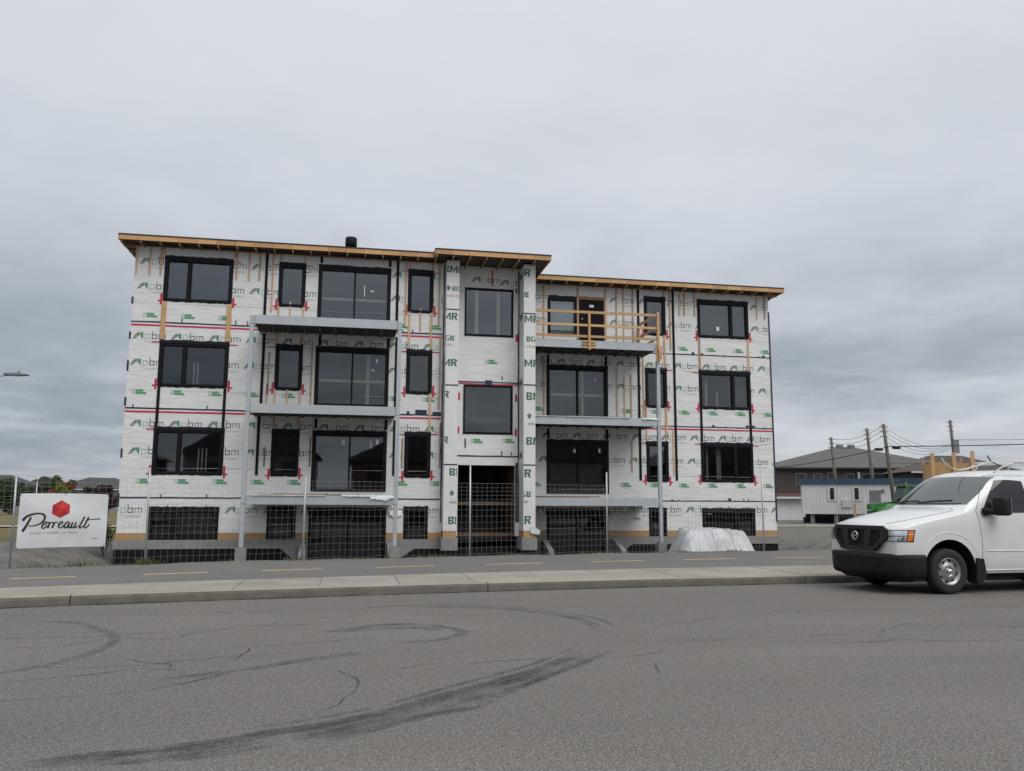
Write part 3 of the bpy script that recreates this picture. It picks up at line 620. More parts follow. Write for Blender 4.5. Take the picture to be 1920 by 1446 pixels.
LOGO += [(rect(.40, 1.04, -.092, -.082), 4)]+[(rect(.55+.065*i, .55+.065*i+.045, -.135, -.112), 4) for i in range(7)]
NOTE = [(rect(.0, .018, 0, .15), 2), (rect(.018, .07, .13, .15), 2), (rect(.03, .07, .06, .08), 2), (rect(.018, .07, 0, .02), 2), (rect(.07, .088, .0, .15), 2)]
NOTE += [(rect(.11+.047*i, .11+.047*i+.043, .08, .155), 1) for i in range(5)]+[(rect(.11+.047*i, .11+.047*i+.043, -.005, .07), 1) for i in range(7)]
PM = ['print_grey', 'print_green', 'print_pale', 'print_slate', 'print_fine']; NM = ['print_grey', 'print_brightgreen', 'print_pale']
DEC = {}
def decal(name, polys, mats, x, z, Y, lim, ops, parent, key):
    w0 = min(p[0] for q, _ in polys for p in q); w1 = max(p[0] for q, _ in polys for p in q); h0 = min(p[1] for q, _ in polys for p in q); h1 = max(p[1] for q, _ in polys for p in q)
    hit = [o for o in ops if o[0]-.03 < x+w1 and o[1]+.03 > x+w0 and o[2] < z+h1 and o[3]+.06 > z+h0]
    whole = key != 'none' and not hit and x+w0 > lim[0] and x+w1 < lim[1]
    if whole and key in DEC:
        return O(name, DEC[key], parent, loc=(x, Y-.003, z))
    bm = bmesh.new()
    for q, mi in polys:
        f = bm.faces.new([bm.verts.new((p[0], 0, p[1])) for p in q]); f.material_index = mi
    for ax, v, sgn in ((0, lim[0]-x, 1), (0, lim[1]-x, -1)):
        if whole: break
        bmesh.ops.bisect_plane(bm, geom=bm.verts[:]+bm.edges[:]+bm.faces[:], plane_co=(v, 0, 0), plane_no=(-sgn, 0, 0), clear_outer=True)
    for o in hit:
        for co, no in (((o[0]-.02-x, 0, 0), (1,0,0)), ((o[1]+.02-x, 0, 0), (1,0,0)), ((0, 0, o[2]-z), (0,0,1)), ((0, 0, o[3]+.05-z), (0,0,1))):
            bmesh.ops.bisect_plane(bm, geom=bm.verts[:]+bm.edges[:]+bm.faces[:], plane_co=co, plane_no=no)
        dead = [f for f in bm.faces if o[0]-.02 < f.calc_center_median().x+x < o[1]+.02 and o[2] < f.calc_center_median().z+z < o[3]+.05]
        bmesh.ops.delete(bm, geom=dead, context='FACES')
    if not bm.faces: bm.free(); return
    for f in bm.faces:
        f.normal_update()
        if f.normal.y > 0: f.normal_flip()
    me = bpy.data.meshes.new(name); bm.to_mesh(me); bm.free()
    for mm in mats: me.materials.append(MAT[mm])
    if whole: DEC[key] = me
    return O(name, me, parent, loc=(x, Y-.003, z))
LLIM, RLIM = (-.95, 9.38), (12.75, 23.0)
def rows(wl_, lim, ops, Y, spec, polys, mats, key, per, name):
    for z, ph in spec:
        x = ph
        while x < lim[1]:
            if x > lim[0]-1.1: decal(name, polys, mats, x, z, Y, lim, ops, wl_, key)
            x += per
rows(wallL, LLIM, L_OPS, 0, [(9.48,-.83),(8.62,-.86),(6.92,-.90),(6.03,-.92),(4.0,-.79),(3.1,-.78),(1.2,-1.28)], LOGO, PM, 'L', 1.2, 'printed_logo')
rows(wallR, RLIM, R_OPS, DR, [(9.48,12.6),(8.58,12.6),(6.93,12.83),(6.02,12.83),(4.06,12.25),(3.14,12.12),(1.25,12.0)], LOGO, PM, 'L', 1.2, 'printed_logo')
rows(wallL, LLIM, L_OPS, 0, [(7.66,-.6),(5.07,-.78),(2.15,-.48)], NOTE, NM, 'N', 1.19, 'printed_notice')
rows(wallR, RLIM, R_OPS, DR, [(7.66,13.1),(5.09,13.1),(2.22,13.0)], NOTE, NM, 'N', 1.19, 'printed_notice')
rows(wallC, (9.97, 12.22), C_OPS, .3, [(9.48, 11.5), (9.55, 10.45)], LOGO, PM, 'L', 3, 'printed_logo')
for x, z in [(11.0, 6.55), (10.5, 3.68), (11.65, 3.70)]: decal('printed_notice', NOTE, NM, x, z, .3, (9.97, 12.22), C_OPS, wallC, 'N')
# lap seams of the wrap
for z in (8.15, 5.2, 2.65): tapeline(-.95, 9.4, z, .006, 0, 'print_fine', wallL, 1.2, .01, .0045); tapeline(16.3, 23.0, z, .006, DR, 'print_fine', wallR, 1.2, .01, .0045)

# entrance columns with their own wrap and lettering
def text_mesh(txt, size, bold=0, mat='ink_black', align='LEFT'):
    cu = bpy.data.curves.new('t', 'FONT'); cu.body = txt; cu.size = size; cu.offset = bold; cu.align_x = align; cu.resolution_u = 3
    o = bpy.data.objects.new('t', cu); COL.objects.link(o); bpy.context.view_layer.update()
    me = bpy.data.meshes.new_from_object(o.evaluated_get(bpy.context.evaluated_depsgraph_get()))
    bpy.data.objects.remove(o); bpy.data.curves.remove(cu)
    me.materials.clear(); me.materials.append(MAT[mat]); return me
def lettering(name, txt, size, bold, mat, x, z, Y, lim, parent, sx=1.0, face='front'):
    me = text_mesh(txt, size, bold, mat); bm = bmesh.new(); bm.from_mesh(me)
    for v in bm.verts: v.co = Vector((v.co.x*sx, 0, v.co.y))
    for vv, sgn in ((lim[0]-x, 1), (lim[1]-x, -1)):
        bmesh.ops.bisect_plane(bm, geom=bm.verts[:]+bm.edges[:]+bm.faces[:], plane_co=(vv, 0, 0), plane_no=(-sgn, 0, 0), clear_outer=True)
    if not bm.faces: bm.free(); return
    if face == 'left':
        for v in bm.verts: v.co = Vector((0, -v.co.x, v.co.z))
    bm.to_mesh(me); bm.free()
    return O(name, me, parent, loc=(x, Y-.003, z))
def block_text(txt, h, mat, x, z, Y, lim, parent):
    t = h*.25; W_ = dict(B=h*.80, M=h*1.08, R=h*.84, G=h*.84); polys = []; cx = 0
    for ch in txt:
        w = W_[ch]; c_ = h*.13; m0, m1 = h*.5-t*.42, h*.5+t*.42
        if ch == 'B': L_ = [rect(0, t, 0, h), rect(t+.0005, w-c_, h-t*.8, h), rect(t+.0005, w-c_, m0, m1), rect(t+.0005, w-c_, 0, t*.8), [(w-t, m1+.0005), (w-c_*.4, m1+.0005), (w, m1+c_), (w, h-c_), (w-c_, h), (w-c_, h-t*.8-.001), (w-t, h-t*.8-.001)], [(w-t, t*.8+.001), (w-c_, t*.8+.001), (w-c_+.001, 0), (w, c_), (w, m0-c_*.5), (w-c_*.4, m0), (w-t, m0)]]
        elif ch == 'R': L_ = [rect(0, t, 0, h), rect(t+.0005, w-c_, h-t*.8, h), rect(t+.0005, w-c_, m0, m1), [(w-t, m1+.0005), (w-c_*.4, m1+.0005), (w, m1+c_), (w, h-c_), (w-c_, h), (w-c_, h-t*.8-.001), (w-t, h-t*.8-.001)], [(w*.42, m0-.0005), (w*.42+t*1.1, m0-.0005), (w, 0), (w-t*1.15, 0)]]
        elif ch == 'M': L_ = [rect(0, t*.95, 0, h), rect(w-t*.95, w, 0, h), [(t*.96, h), (w/2, h*.42), (w/2, h*.05), (t*.96, h*.62)], [(w-t*.96, h), (w-t*.96, h*.62), (w/2+.0005, h*.05), (w/2+.0005, h*.42)]]
        else: L_ = [[(0, c_), (t, c_), (t, h-c_), (0, h-c_)], [(0, h-c_+.0005), (w*.98, h-c_+.0005), (w*.9, h), (c_, h)], [(0, c_-.0005), (c_, 0), (w-c_, 0), (w, c_-.0005)], rect(w-t, w, c_, h*.5), rect(w*.55, w-t-.0005, h*.36, h*.5)]
        polys += [([(p[0]+cx, p[1]) for p in q], 0) for q in L_]; cx += w+h*.12
    decal('lettering', polys, [mat], x, z, Y, lim, [], parent, 'none')
def column(x0, x1, col_txt, tapes):
    c = MB().box(x0, x1, -.5, .295, .62, 10.1).build('column', 'wrap_column', BLD, bevel=.012)
    MB().box(x0+.01, x1-.01, -.492, .29, .40, .619).build('wooden_base', 'osb', c)
    MB().box(x0-.05, x1+.05, -.55, .29, -.02, .399).build('concrete_pad', 'concrete', c)
    MB().box(x0-.03, x1+.03, -.52, .28, -.7, -.021).build('damp_proofing', 'dampproof', c)
    for z in tapes: piece('tape', x0-.006, x1+.006, -.508, -.49, z-.02, z+.02, 'tape_navy', c)
    for z, txt, size, mat, dx in col_txt:
        n_ = 'lettering'
        if txt == '<>':
            d = [([(0,.09),(.09,.18),(.18,.09),(.145,.055),(.09,.11),(.035,.055)], 0), ([(.03,.035),(.09,.095),(.15,.035),(.09,-.025)], 0)]
            decal('printed_emblem', d, [mat], x0+dx, z-.08, -.5, (x0+.005, x1-.005), [], c, 'none'); continue
        if size > .2: block_text(txt, size*.74, mat, x0+dx, z-size*.37, -.5, (x0+.004, x1-.004), c)
        else: lettering(n_, txt, size, .002, mat, x0+dx, z-size*.35, -.5, (x0+.004, x1-.004), c, 1.05)
        if dx < 0:                              # the wrap carries the lettering round the left arris
            pass
    return c
D_ = 'print_dark'; U_ = 'print_rust'
T1 = [(9.76,'BMR',.34,D_,-.12),(9.08,'<>',.2,D_,-.02),(9.06,'BGB',.22,D_,.20),(8.79,'4-723-2201',.11,U_,.02),(8.06,'BMR',.34,D_,-.34),(7.28,'BGB',.24,D_,-.18),(7.04,'4723-2201',.11,U_,-.25),(6.41,'BMR',.34,D_,-.34),(5.29,'BMR',.32,D_,-.56),(3.71,'BMR',.32,D_,-.56),(2.62,'BMR',.34,D_,.2),(1.90,'<>',.22,D_,.2),(1.59,'4723-2201',.11,D_,.2),(.98,'BMR',.34,D_,.18)]
T2 = [(9.79,'BMR',.36,D_,-.55),(8.98,'BGB',.26,D_,-.34),(8.1,'BMR',.36,D_,-.22),(7.36,'BGB',.25,D_,.1),(7.09,'1-723-2201',.11,U_,.02),(6.49,'BMR',.36,D_,-.22),(5.31,'BMR',.36,D_,.1),(4.61,'<>',.24,D_,.12),(4.33,'4723-2201',.11,D_,.16),(3.73,'BMR',.36,D_,.1),(2.6,'BMR',.38,D_,-.56),(1.88,'BGB',.26,D_,-.25),(1.62,'723-2201',.11,D_,-.25),(1.0,'BMR',.38,D_,-.56)]
c1 = column(9.47, 9.93, T1, (8.31, 5.62, 2.87)); c2 = column(12.25, 12.68, T2, (8.29, 5.71, 2.89))
for z in (8.9, 7.4, 5.0, 2.4):
    lettering('lettering', 'BMR', .3, .008, 'print_dark', 12.247, z+.75, .22, (12.247-.0, 12.247+.62), c2, .9, 'left')
tpv = [(9.44, -.004, wallL), (9.955, .3, wallC), (12.225, .3, wallC)]
for x, Y, wl_ in tpv:                           # dark tape run down the inner corners
    mb = MB(); k = 26; L_ = []; Rr = []
    for i in range(k+1):
        z = .9+9.15*i/k; L_.append((x-.028+random.uniform(-.012, .012), z)); Rr.append((x+.022+random.uniform(-.012, .012), z))
    mb.prism(L_+Rr[::-1], lambda a, z: (a, Y-.008, z), lambda a, z: (a, Y-.0035, z)); mb.build('tape', 'tape_navy', wl_)
MB().prism([(0,.55),(.28,.5),(.34,.62),(.1,.80),(0,.78)], lambda x, z: (12.5+x, -.54-x*.2, z), lambda x, z: (12.5+x, -.53-x*.2, z)).build('loose_wrap', 'wrap_column', c2)
# corner tape of the wings
for x, Y, wl_ in [(-.972, -.006, wallL), (23.045, DR-.006, wallR)]:
    z = .9 if x > 0 else 1.4
    while z < 9.3:
        h = random.uniform(.5, 1.6) if x > 0 else random.uniform(.12, .45)
        piece('tape', x-.03, x+.03, Y-.012, Y+.05, z, z+h, 'tape_navy', wl_); z += h+(.002 if x > 0 else random.uniform(.3, 1.4))

# roof: membrane deck, fascia blocks between rafter tails
roof = MB().box(-1.36, 9.03, -.575, 12.6, 10.175, 10.30).box(9.03, 13.09, -1.075, 12.6, 10.176, 10.302).box(13.09, 23.42, DR-.575, 12.6, 10.175, 10.30).build('roof', 'deck_dark', BLD)
def eave(x0, x1, y0, yw):
    n = round((x1-x0)/.6); st = (x1-x0)/n
    for i in range(n):
        piece('fascia_block', x0+i*st+.004, x0+(i+1)*st-.004, y0-.03, y0+.008, 10.115+random.uniform(-.003, .003), 10.272, 'lumber_fascia', roof)
        piece('rafter_tail', x0+(i+.0)*st+.02, x0+(i+.0)*st+.06, y0+.01, yw+.05, 10.04, 10.172, 'rafter', roof)
    piece('drip_edge', x0-.02, x1+.02, y0-.045, y0+.1, 10.274, 10.315, 'roof_membrane', roof)
eave(-1.36, 9.02, -.575, 0); eave(9.03, 13.09, -1.075, .3); eave(13.10, 23.42, DR-.575, DR)
for x, y0, y1 in [(-1.395, -.6, 12.6), (23.425, DR-.6, 12.6), (9.0, -1.1, -.62), (13.095, -1.1, DR-.6)]:
    n = max(1, round((y1-y0)/1.2)); st = (y1-y0)/n
    for i in range(n): piece('fascia_block', x, x+.03, y0+i*st+.003, y0+(i+1)*st-.003, 10.115, 10.272, 'lumber_fascia', roof)
    piece('drip_edge', x-.012, x+.045, y0, y1, 10.274, 10.312, 'roof_membrane', roof)
for y in [0.1+.6*i for i in range(20)]:
    piece('lookout', -1.36, -.98, y, y+.04, 10.06, 10.172, 'rafter', roof)
    if y > DR-.3: piece('lookout', 23.05, 23.42, y, y+.04, 10.06, 10.172, 'rafter', roof)
for x0, x1, y in [(-.97, 9.4, -.03), (12.7, 23.0, DR-.03)]: piece('ledger', x0, x1, y, y+.025, 10.085, 10.15, 'lumber_old', roof)
v = MB().lathe([(.0,10.3),(.2,10.3),(.2,10.5),(.11,10.52),(.11,11.0),(.0,11.0)], 20, 'z', (6.1, 1.6, 0)).build('vent_pipe', 'roof_membrane', roof, True)
MB().lathe([(.0,11.36),(.19,11.35),(.215,11.32),(.215,11.04),(.19,11.0),(.0,11.0)], 24, 'z', (6.1, 1.6, 0)).build('vent_hood', 'frame_black', roof, True)

# balconies: steel frames, joists, decks
def balcony(x0, x1, Yw, z1, dep, planks=0, wrapf=False):
    z0 = z1-.29; yf = Yw-dep
    bc = empty('balcony', ((x0+x1)/2, Yw-dep/2, z1)); bc.parent = BLD; w = WL[bc].copy(); bc.location = w-WL[BLD]
    MB().box(x0, x1, yf, yf+.012, z0, z1).box(x0, x1, yf+.013, yf+.07, z1-.016, z1-.001).box(x0, x1, yf+.013, yf+.07, z0+.001, z0+.014).build('front_beam', 'steel', bc)
    for x in (x0, x1-.012): MB().box(x, x+.012, yf+.071, Yw-.03, z0+.002, z1-.002).build('side_beam', 'steel', bc)
    n = 9
    for i in range(1, n):
        x = x0+(x1-x0)*i/n; piece('joist', x-.03, x+.03, yf+.072, Yw-.02, z1-.262, z1-.06, 'steel_dark', bc)
    mb = MB(); k = 60
    for i in range(k):
        a = x0+.02+(x1-x0-.04)*i/k; c = x0+.02+(x1-x0-.04)*(i+1)/k; dz = .02*(i % 2)
        mb.box(a, c, yf+.075, Yw-.025, z1-.225+dz, z1-.19+dz)
    mb.build('deck', 'deck_metal', bc); MB().box(x0+.02, x1-.02, yf+.075, Yw-.022, z1-.055, z1-.02).build('deck_top', 'steel_dark', bc)
    for i in range(planks):
        a = x0+.1+random.uniform(0, 1.2); piece('plank', a, a+random.uniform(1.4, 2.6), yf+.05+.2*i, yf+.22+.2*i, z1+.004+.02*(i % 2), z1+.04+.02*(i % 2), 'lumber_old', bc)
    return bc
bl = [balcony(3.17, 7.73, 0, z, 1.7, p) for z, p in ((7.54, 0), (4.66, 0), (1.78, 3))]
br = [balcony(12.72, 17.48, DR, z, 1.7, p) for z, p in ((7.56, 0), (4.71, 1), (1.78, 3))]
def post(x, y, z0, z1):
    p = MB().box(x-.065, x+.065, y-.065, y+.065, z0, z1).build('steel_post', 'steel', BLD, bevel=.008)
    MB().box(x-.12, x+.12, y-.12, y+.12, z0-.012, z0+.008).build('base_plate', 'steel_dark', p)
    MB().box(x-.16, x+.16, y-.16, y+.16, -.8, z0-.0125).build('concrete_footing', 'concrete', p, bevel=.015)
    for z in (7.56, 4.68, 1.8):
        if z < z1+.2: MB().box(x-.08, x+.08, y-.08, y+.08, min(z, z1)-.28, min(z, z1)-.262).build('cap_plate', 'steel', p)
post(3.095, -1.66, .16, 7.52); post(7.805, -1.66, .17, 7.52); post(17.56, .31, .18, 6.9)
# sheet of loose plastic hanging at the lowest balcony edges
def flap(x0, x1, Y, z, drop, mat='poly_sheet'):
    mb = MB(); n = 14; rws = []
    for i in range(n+1):
        x = x0+(x1-x0)*i/n; d = drop*(.5+.5*abs(mn.noise(Vector((x*2.1, 1, 0))))+.25*mn.noise(Vector((x*5, 3, 0))))
        rws.append([(x, Y+.05, z+.01), (x, Y-.02+.02*mn.noise(Vector((x*4, 0, 0))), z-.02), (x, Y-.03+.04*mn.noise(Vector((x*3, 5, 0))), z-d)])
    mb.add([p for r in rws for p in r], [(i*3+j, i*3+j+1, i*3+j+4, i*3+j+3) for i in range(n) for j in range(2)])
    return mb.build('plastic_sheet', mat, BLD, smooth=True)
flap(7.0, 7.74, -1.72, 1.79, .24); flap(6.1, 7.2, -1.715, 1.785, .06); flap(3.3, 5.6, -1.71, 1.785, .03); flap(16.9, 17.5, .24, 4.72, .1); flap(12.8, 16.4, .25, 4.72, .035)
flap(16.2, 17.4, DR-.02, 1.3, .5, 'wrap'); flap(7.7, 8.1, -.02, 1.3, .4, 'wrap')
# temporary timber guard rail on the upper right balcony
gr = empty('guard_rail', (15, .25, 7.56)); gr.parent = br[0]; gr.location = WL[gr]-WL[br[0]]
for z, dz in ((8.57, .095), (8.08, .085), (7.66, .085)):
    piece('rail', 12.75, 17.52, .195, .233, z, z+dz, 'lumber_rail', gr, rot=(0, R(random.uniform(-.25, .1)), 0))
    piece('side_rail', 17.40, 17.438, .24, 1.92, z-.03, z+dz-.03, 'lumber_rail', gr)
for x, z0, z1 in ((14.87, 7.2, 8.62), (17.56, 6.85, 8.74)):
    piece('rail_post', x-.045, x+.045, .15, .192, z0, z1, 'lumber_rail', gr); 
piece('rail_post', 17.52, 17.60, .236, .276, 6.9, 8.70, 'lumber_rail', gr); piece('rail_post', 17.36, 17.398, 1.8, 1.89, 7.58, 8.4, 'lumber_rail', gr)
for dz in (0, .11, .22): piece('cleat', 14.62, 15.12, .196, .232, 7.26+dz, 7.33+dz, 'lumber_rail', gr)
for i, dx in enumerate((-.07, .03, .1)): piece('cleat', 17.50+dx, 17.55+dx, .10-.03*i, .145-.03*i, 6.82+.05*i, 7.35+.04*i, 'lumber_rail', gr, rot=(0, R(4*i-4), 0))
# ------------------------------------------------------------------ wire fence along the path
FP = [(-6.2,-11.6),(-3.6,-10.0),(-1.0,-8.35),(1.52,-7.0),(5.2,-6.42),(9.66,-5.75),(13.92,-4.75),(20.15,-2.5)]
FH = [2.3,2.3,2.14,2.38,2.2,2.6,2.5,2.75]
fence = empty('wire_fence', (9.6, -5.8, 0)); tag(fence, 'tall galvanised wire mesh fence on thin steel posts along the path', 'fence')
for (x, y), h in zip(FP, FH):
    lean = random.uniform(-.03, .03)
    MB().tube([(x, y, ground_z(x, y)-.4), (x+lean*.5, y, 1.2), (x+lean, y, h)], .025, 8).build('fence_post', 'galv', fence, True)
def mesh_panel(a, c, top=2.1):
    mb = MB(); A, C_ = Vector((*a, 0)), Vector((*c, 0)); L = (C_-A).length; d = (C_-A)/L; s = Vector((-d.y, d.x, 0))
    sag = lambda u, z: .05*mn.noise(Vector((A.x+u*.8, z*.7, 2)))+.03*math.sin(u*1.3+z)
    hz = [.08,.26,.44,.62,.80,.98,1.16,1.34,1.50,1.64,1.76,1.88,1.98,2.1]; k = max(3, int(L/.5))
    base = lambda u: ground_z(A.x+d.x*u, A.y+d.y*u)*.9
    def P(u, z): q = A+d*u; return q+s*sag(u, z)+Vector((0, 0, base(u)*(1-z/2.1)+z+.02*mn.noise(Vector((u*1.2, z, 7)))))
    for z in hz:
        mb.tube([P(L*i/k, z)-s*.036 for i in range(k+1)], .0021 if z < 2 else .003, 4, cap=False)
    n = int(L/.152)
    for i in range(n+1):
        u = L*(i+.3)/(n+1); mb.tube([P(u, z)-s*.036 for z in (.0, .5, 1.0, 1.5, 2.1)], .0021, 4, cap=False)
    o = mb.build('wire_mesh', 'wire', fence); o['kind'] = 'stuff'
for i in range(len(FP)-1): mesh_panel(FP[i], FP[i+1])

# ------------------------------------------------------------------ banners hung on the fence
def ribbon2d(pts, w, n=6):
    P = catmull([(x, y, 0) for x, y in pts], n); Lf = []; Rt = []
    for i, p in enumerate(P):
        d = (P[min(i+1, len(P)-1)]-P[max(i-1, 0)]).normalized(); s = Vector((-d.y, d.x, 0)); u = i/(len(P)-1)
        ww = (w[0]+(w[1]-w[0])*u if isinstance(w, tuple) else w)*(.85+.55*abs(d.y))*1.12
        Lf.append(p+s*ww/2); Rt.append(p-s*ww/2)
    return Lf, Rt
bA, bB = Vector((-.86, -8.52, 0)), Vector((.74, -7.64, 0)); 
def bpt(u, v):                                     # u, v from 0 to 1 over the banner, hung just in front of the mesh
    p = bA.lerp(bB, u); bul = .035*math.sin(math.pi*v)*math.sin(math.pi*u)+.012*math.sin(u*14)*(1-v)+.006*math.sin(v*9+u*5)
    nrm = Vector((bB.y-bA.y, -(bB.x-bA.x), 0)).normalized()
    return p+nrm*(bul+.05)+Vector((0, 0, .50+1.21*v+.012*math.sin(u*3)))
bn_ = MB(); n, mq = 28, 18
for dn in (0, 1): bn_.v += [tuple(bpt(i/n, j/mq)+Vector((0, .004*dn, 0))) for j in range(mq+1) for i in range(n+1)]
q = (n+1)*(mq+1)
bn_.f = [(j*(n+1)+i+o, j*(n+1)+i+1+o, (j+1)*(n+1)+i+1+o, (j+1)*(n+1)+i+o) for o in (0, q) for j in range(mq) for i in range(n)]; bn_.m = [0]*len(bn_.f)
ban = bn_.build('banner', 'banner', None, smooth=True)
tag(ban, 'white banner with red hexagon and black script lettering on the wire fence', 'banner', 'banners on the fence')
WL[ban] = Vector((0,0,0))
zu = lambda x, y: ((x-236-(1215-y)*.045*.8)/1210, (1208-y)/735)
def on_banner(pts2, off=.006):
    out = []
    for x, y in pts2:
        u, v = zu(x, y); nrm = Vector((bB.y-bA.y, -(bB.x-bA.x), 0)).normalized(); out.append(bpt(u, v)+nrm*off)
    return out
STK = [([(415,795),(385,850),(345,925),(308,982)], (16,26)), ([(308,838),(345,792),(420,757),(510,744),(568,756),(594,790),(580,840),(530,884),(460,907),(385,911)], (24,13)),
 ([(552,912),(605,893),(622,868),(598,860),(566,898),(560,932),(588,945),(632,912)], (11,13)), ([(632,868),(656,876),(640,945)], (12,17)), ([(646,912),(676,872),(703,872)], (10,13)),
 ([(700,868),(718,880),(697,945)], (12,17)), ([(705,912),(738,872),(766,870)], (10,13)), ([(770,910),(824,887),(832,864),(808,860),(782,898),(786,936),(818,941),(855,908)], (11,13)),
 ([(925,872),(892,866),(862,904),(860,938),(888,940),(926,880)], (14,14)), ([(926,875),(914,928),(930,946),(955,915)], (15,11)), ([(972,868),(955,922),(968,946),(1000,920),(1018,868)], (15,13)), ([(1018,868),(1000,925),(1012,946),(1045,915)], (14,11)),
 ([(1138,792),(1096,870),(1068,928),(1080,948),(1115,920)], (16,12)), ([(1196,798),(1160,870),(1134,926),(1148,948),(1190,922),(1206,896)], (17,11)), ([(1150,846),(1215,831),(1290,826),(1366,822)], (7,15))]
mb = MB()
for pts, w in STK:
    L_, Rr = ribbon2d(pts, w); a = on_banner([(p.x, p.y) for p in L_]); c = on_banner([(p.x, p.y) for p in Rr]); k = len(a)
    mb.add(a+c, [(i, i+1, k+i+1, k+i) for i in range(k-1)])
    for e in (L_[0]+Rr[0], L_[-1]+Rr[-1]): pass
mb.build('lettering', 'ink_black', ban)
hx = [(815,566),(928,632),(920,745),(795,808),(683,748),(692,634)]; ctr = (806,688)
for i in range(6):
    MB().add(on_banner([hx[i], hx[(i+1) % 6], ctr], .005), [(0,1,2)]).build('printed_hexagon', ['ink_red3','ink_red','ink_red2','ink_red','ink_red2','ink_red'][i], ban)
mb = MB()
for pts in ([(770,645),(790,655),(785,700),(760,690)], [(790,700),(830,715),(825,730),(785,720)], [(800,610),(840,650),(830,690),(795,655)]): mb.add(on_banner(pts, .0075), [(0,1,2,3)])
mb.build('printed_emblem', 'ink_red3', ban)
mb = MB(); x = 400; rr = random.Random(3)
for wlen in (8, 1, 9, 3, 7):                       # faint small line under the name, too pale to read
    for i in range(wlen):
        h = rr.choice([20, 20, 32]); w = rr.choice([14, 16, 22]); mb.add(on_banner([(x, 1020), (x+w-5, 1020), (x+w-5, 1015-h+6), (x, 1015-h+6)], .006), [(0,1,2,3)]); x += w+3
    x += 22
mb.add(on_banner([(1255,1096),(1345,1096),(1345,1084),(1255,1084)], .006), [(0,1,2,3)])
mb.build('small_print', 'ink_grey', ban)
for u, v in ((.01,.99),(.99,.99),(.01,.02),(.98,.02),(.5,.99)):
    p = bpt(u, v); MB().lathe([(.012,-.012),(.02,-.014),(.02,-.006)], 10, 'y', tuple(p)).build('grommet', 'galv', ban)
b2 = MB(); P2 = lambda u, v: (-1.42-1.3*u, -8.83-.78*u-.05-.02*math.sin(v*5), .78+.93*v)
for o_ in (0, .004): b2.v += [(lambda p: (p[0], p[1]+o_, p[2]))(P2(i/6, j/6)) for j in range(7) for i in range(7)]
b2.f = [(j*7+i+o, j*7+i+1+o, (j+1)*7+i+1+o, (j+1)*7+i+o) for o in (0, 49) for j in range(6) for i in range(6)]; b2.m = [0]*len(b2.f)
b2o = b2.build('banner', 'banner', None, smooth=True); tag(b2o, 'white banner at the far left edge, mostly out of the picture', 'banner', 'banners on the fence'); WL[b2o] = Vector((0,0,0))
MB().add([(-1.46,-8.93,1.22),(-1.43,-8.92,1.22),(-1.43,-8.92,1.42),(-1.46,-8.93,1.42)], [(0,1,2,3)]).build('printed_mark', 'ink_blue', b2o)

# ------------------------------------------------------------------ tarpaulin over a heap by the right wing
tx0, tx1, ty0, ty1 = 17.05, 20.4, -2.3, -.35; n, mq = 150, 90
tv = []
for j in range(mq+1):
    for i in range(n+1):
        u, v = i/n, j/mq; x = tx0+(tx1-tx0)*u; y = ty0+(ty1-ty0)*v
        top = (sst(.03, .27, u)*(1-sst(.80, .965, u)))*(sst(.0, .34, v)*(1-.4*sst(.8, 1, v)))
        ht = .80+.05*math.sin(u*4.0+.9)
        a = u*2.2+v*1.1
        fold = .13*(1-2*abs(math.sin(a*5.5+2.6*mn.noise(Vector((u*2.2, v*2.2, 0))))))*(.35+top*(1-top)*2.6)+.07*(1-2*abs(mn.noise(Vector((u*8+v*3, v*5, 2)))))+.16*mn.noise(Vector((u*3.0, v*2.4, 5)))*top
        rg = lambda p_, s_: (1-2*abs(mn.noise(Vector((u*p_[0]+v*p_[1]+s_, v*p_[2]-u*p_[3], s_)))))
        fold = .17*rg((7.5, 1.2, 1.1, .8), 1.3)*(.25+.75*(1-top)+top*(1-top)*1.6)+.075*rg((15, 3.5, 2.2, 1.5), 4.1)+.03*rg((6, 14, 9, 9), 7.7)+.10*mn.noise(Vector((u*2.6, v*2.0, 5)))*top-.06
        rip = .03*math.sin(u*34+v*8)*(1-top)
        z = max(-.33+ht*1.25*top+(fold+rip)*(.35+top*.65), ground_z(x, y)+.012+.02*abs(mn.noise(Vector((x*4, y*4, 0)))))
        tv.append((x+.06*mn.noise(Vector((u*4, v*4, 8))), y+.08*mn.noise(Vector((u*5, v*5, 1)))-.12*(1-top)*math.sin(u*9), z))
tb = MB(); tb.add(tv, [(j*(n+1)+i, j*(n+1)+i+1, (j+1)*(n+1)+i+1, (j+1)*(n+1)+i) for j in range(mq) for i in range(n)])
tarp = tb.build('tarpaulin', 'tarp', None, smooth=True); tarp.data.set_sharp_from_angle(angle=R(24)); tag(tarp, 'crumpled silver-white tarpaulin draped over a heap beside the steel post', 'tarpaulin')

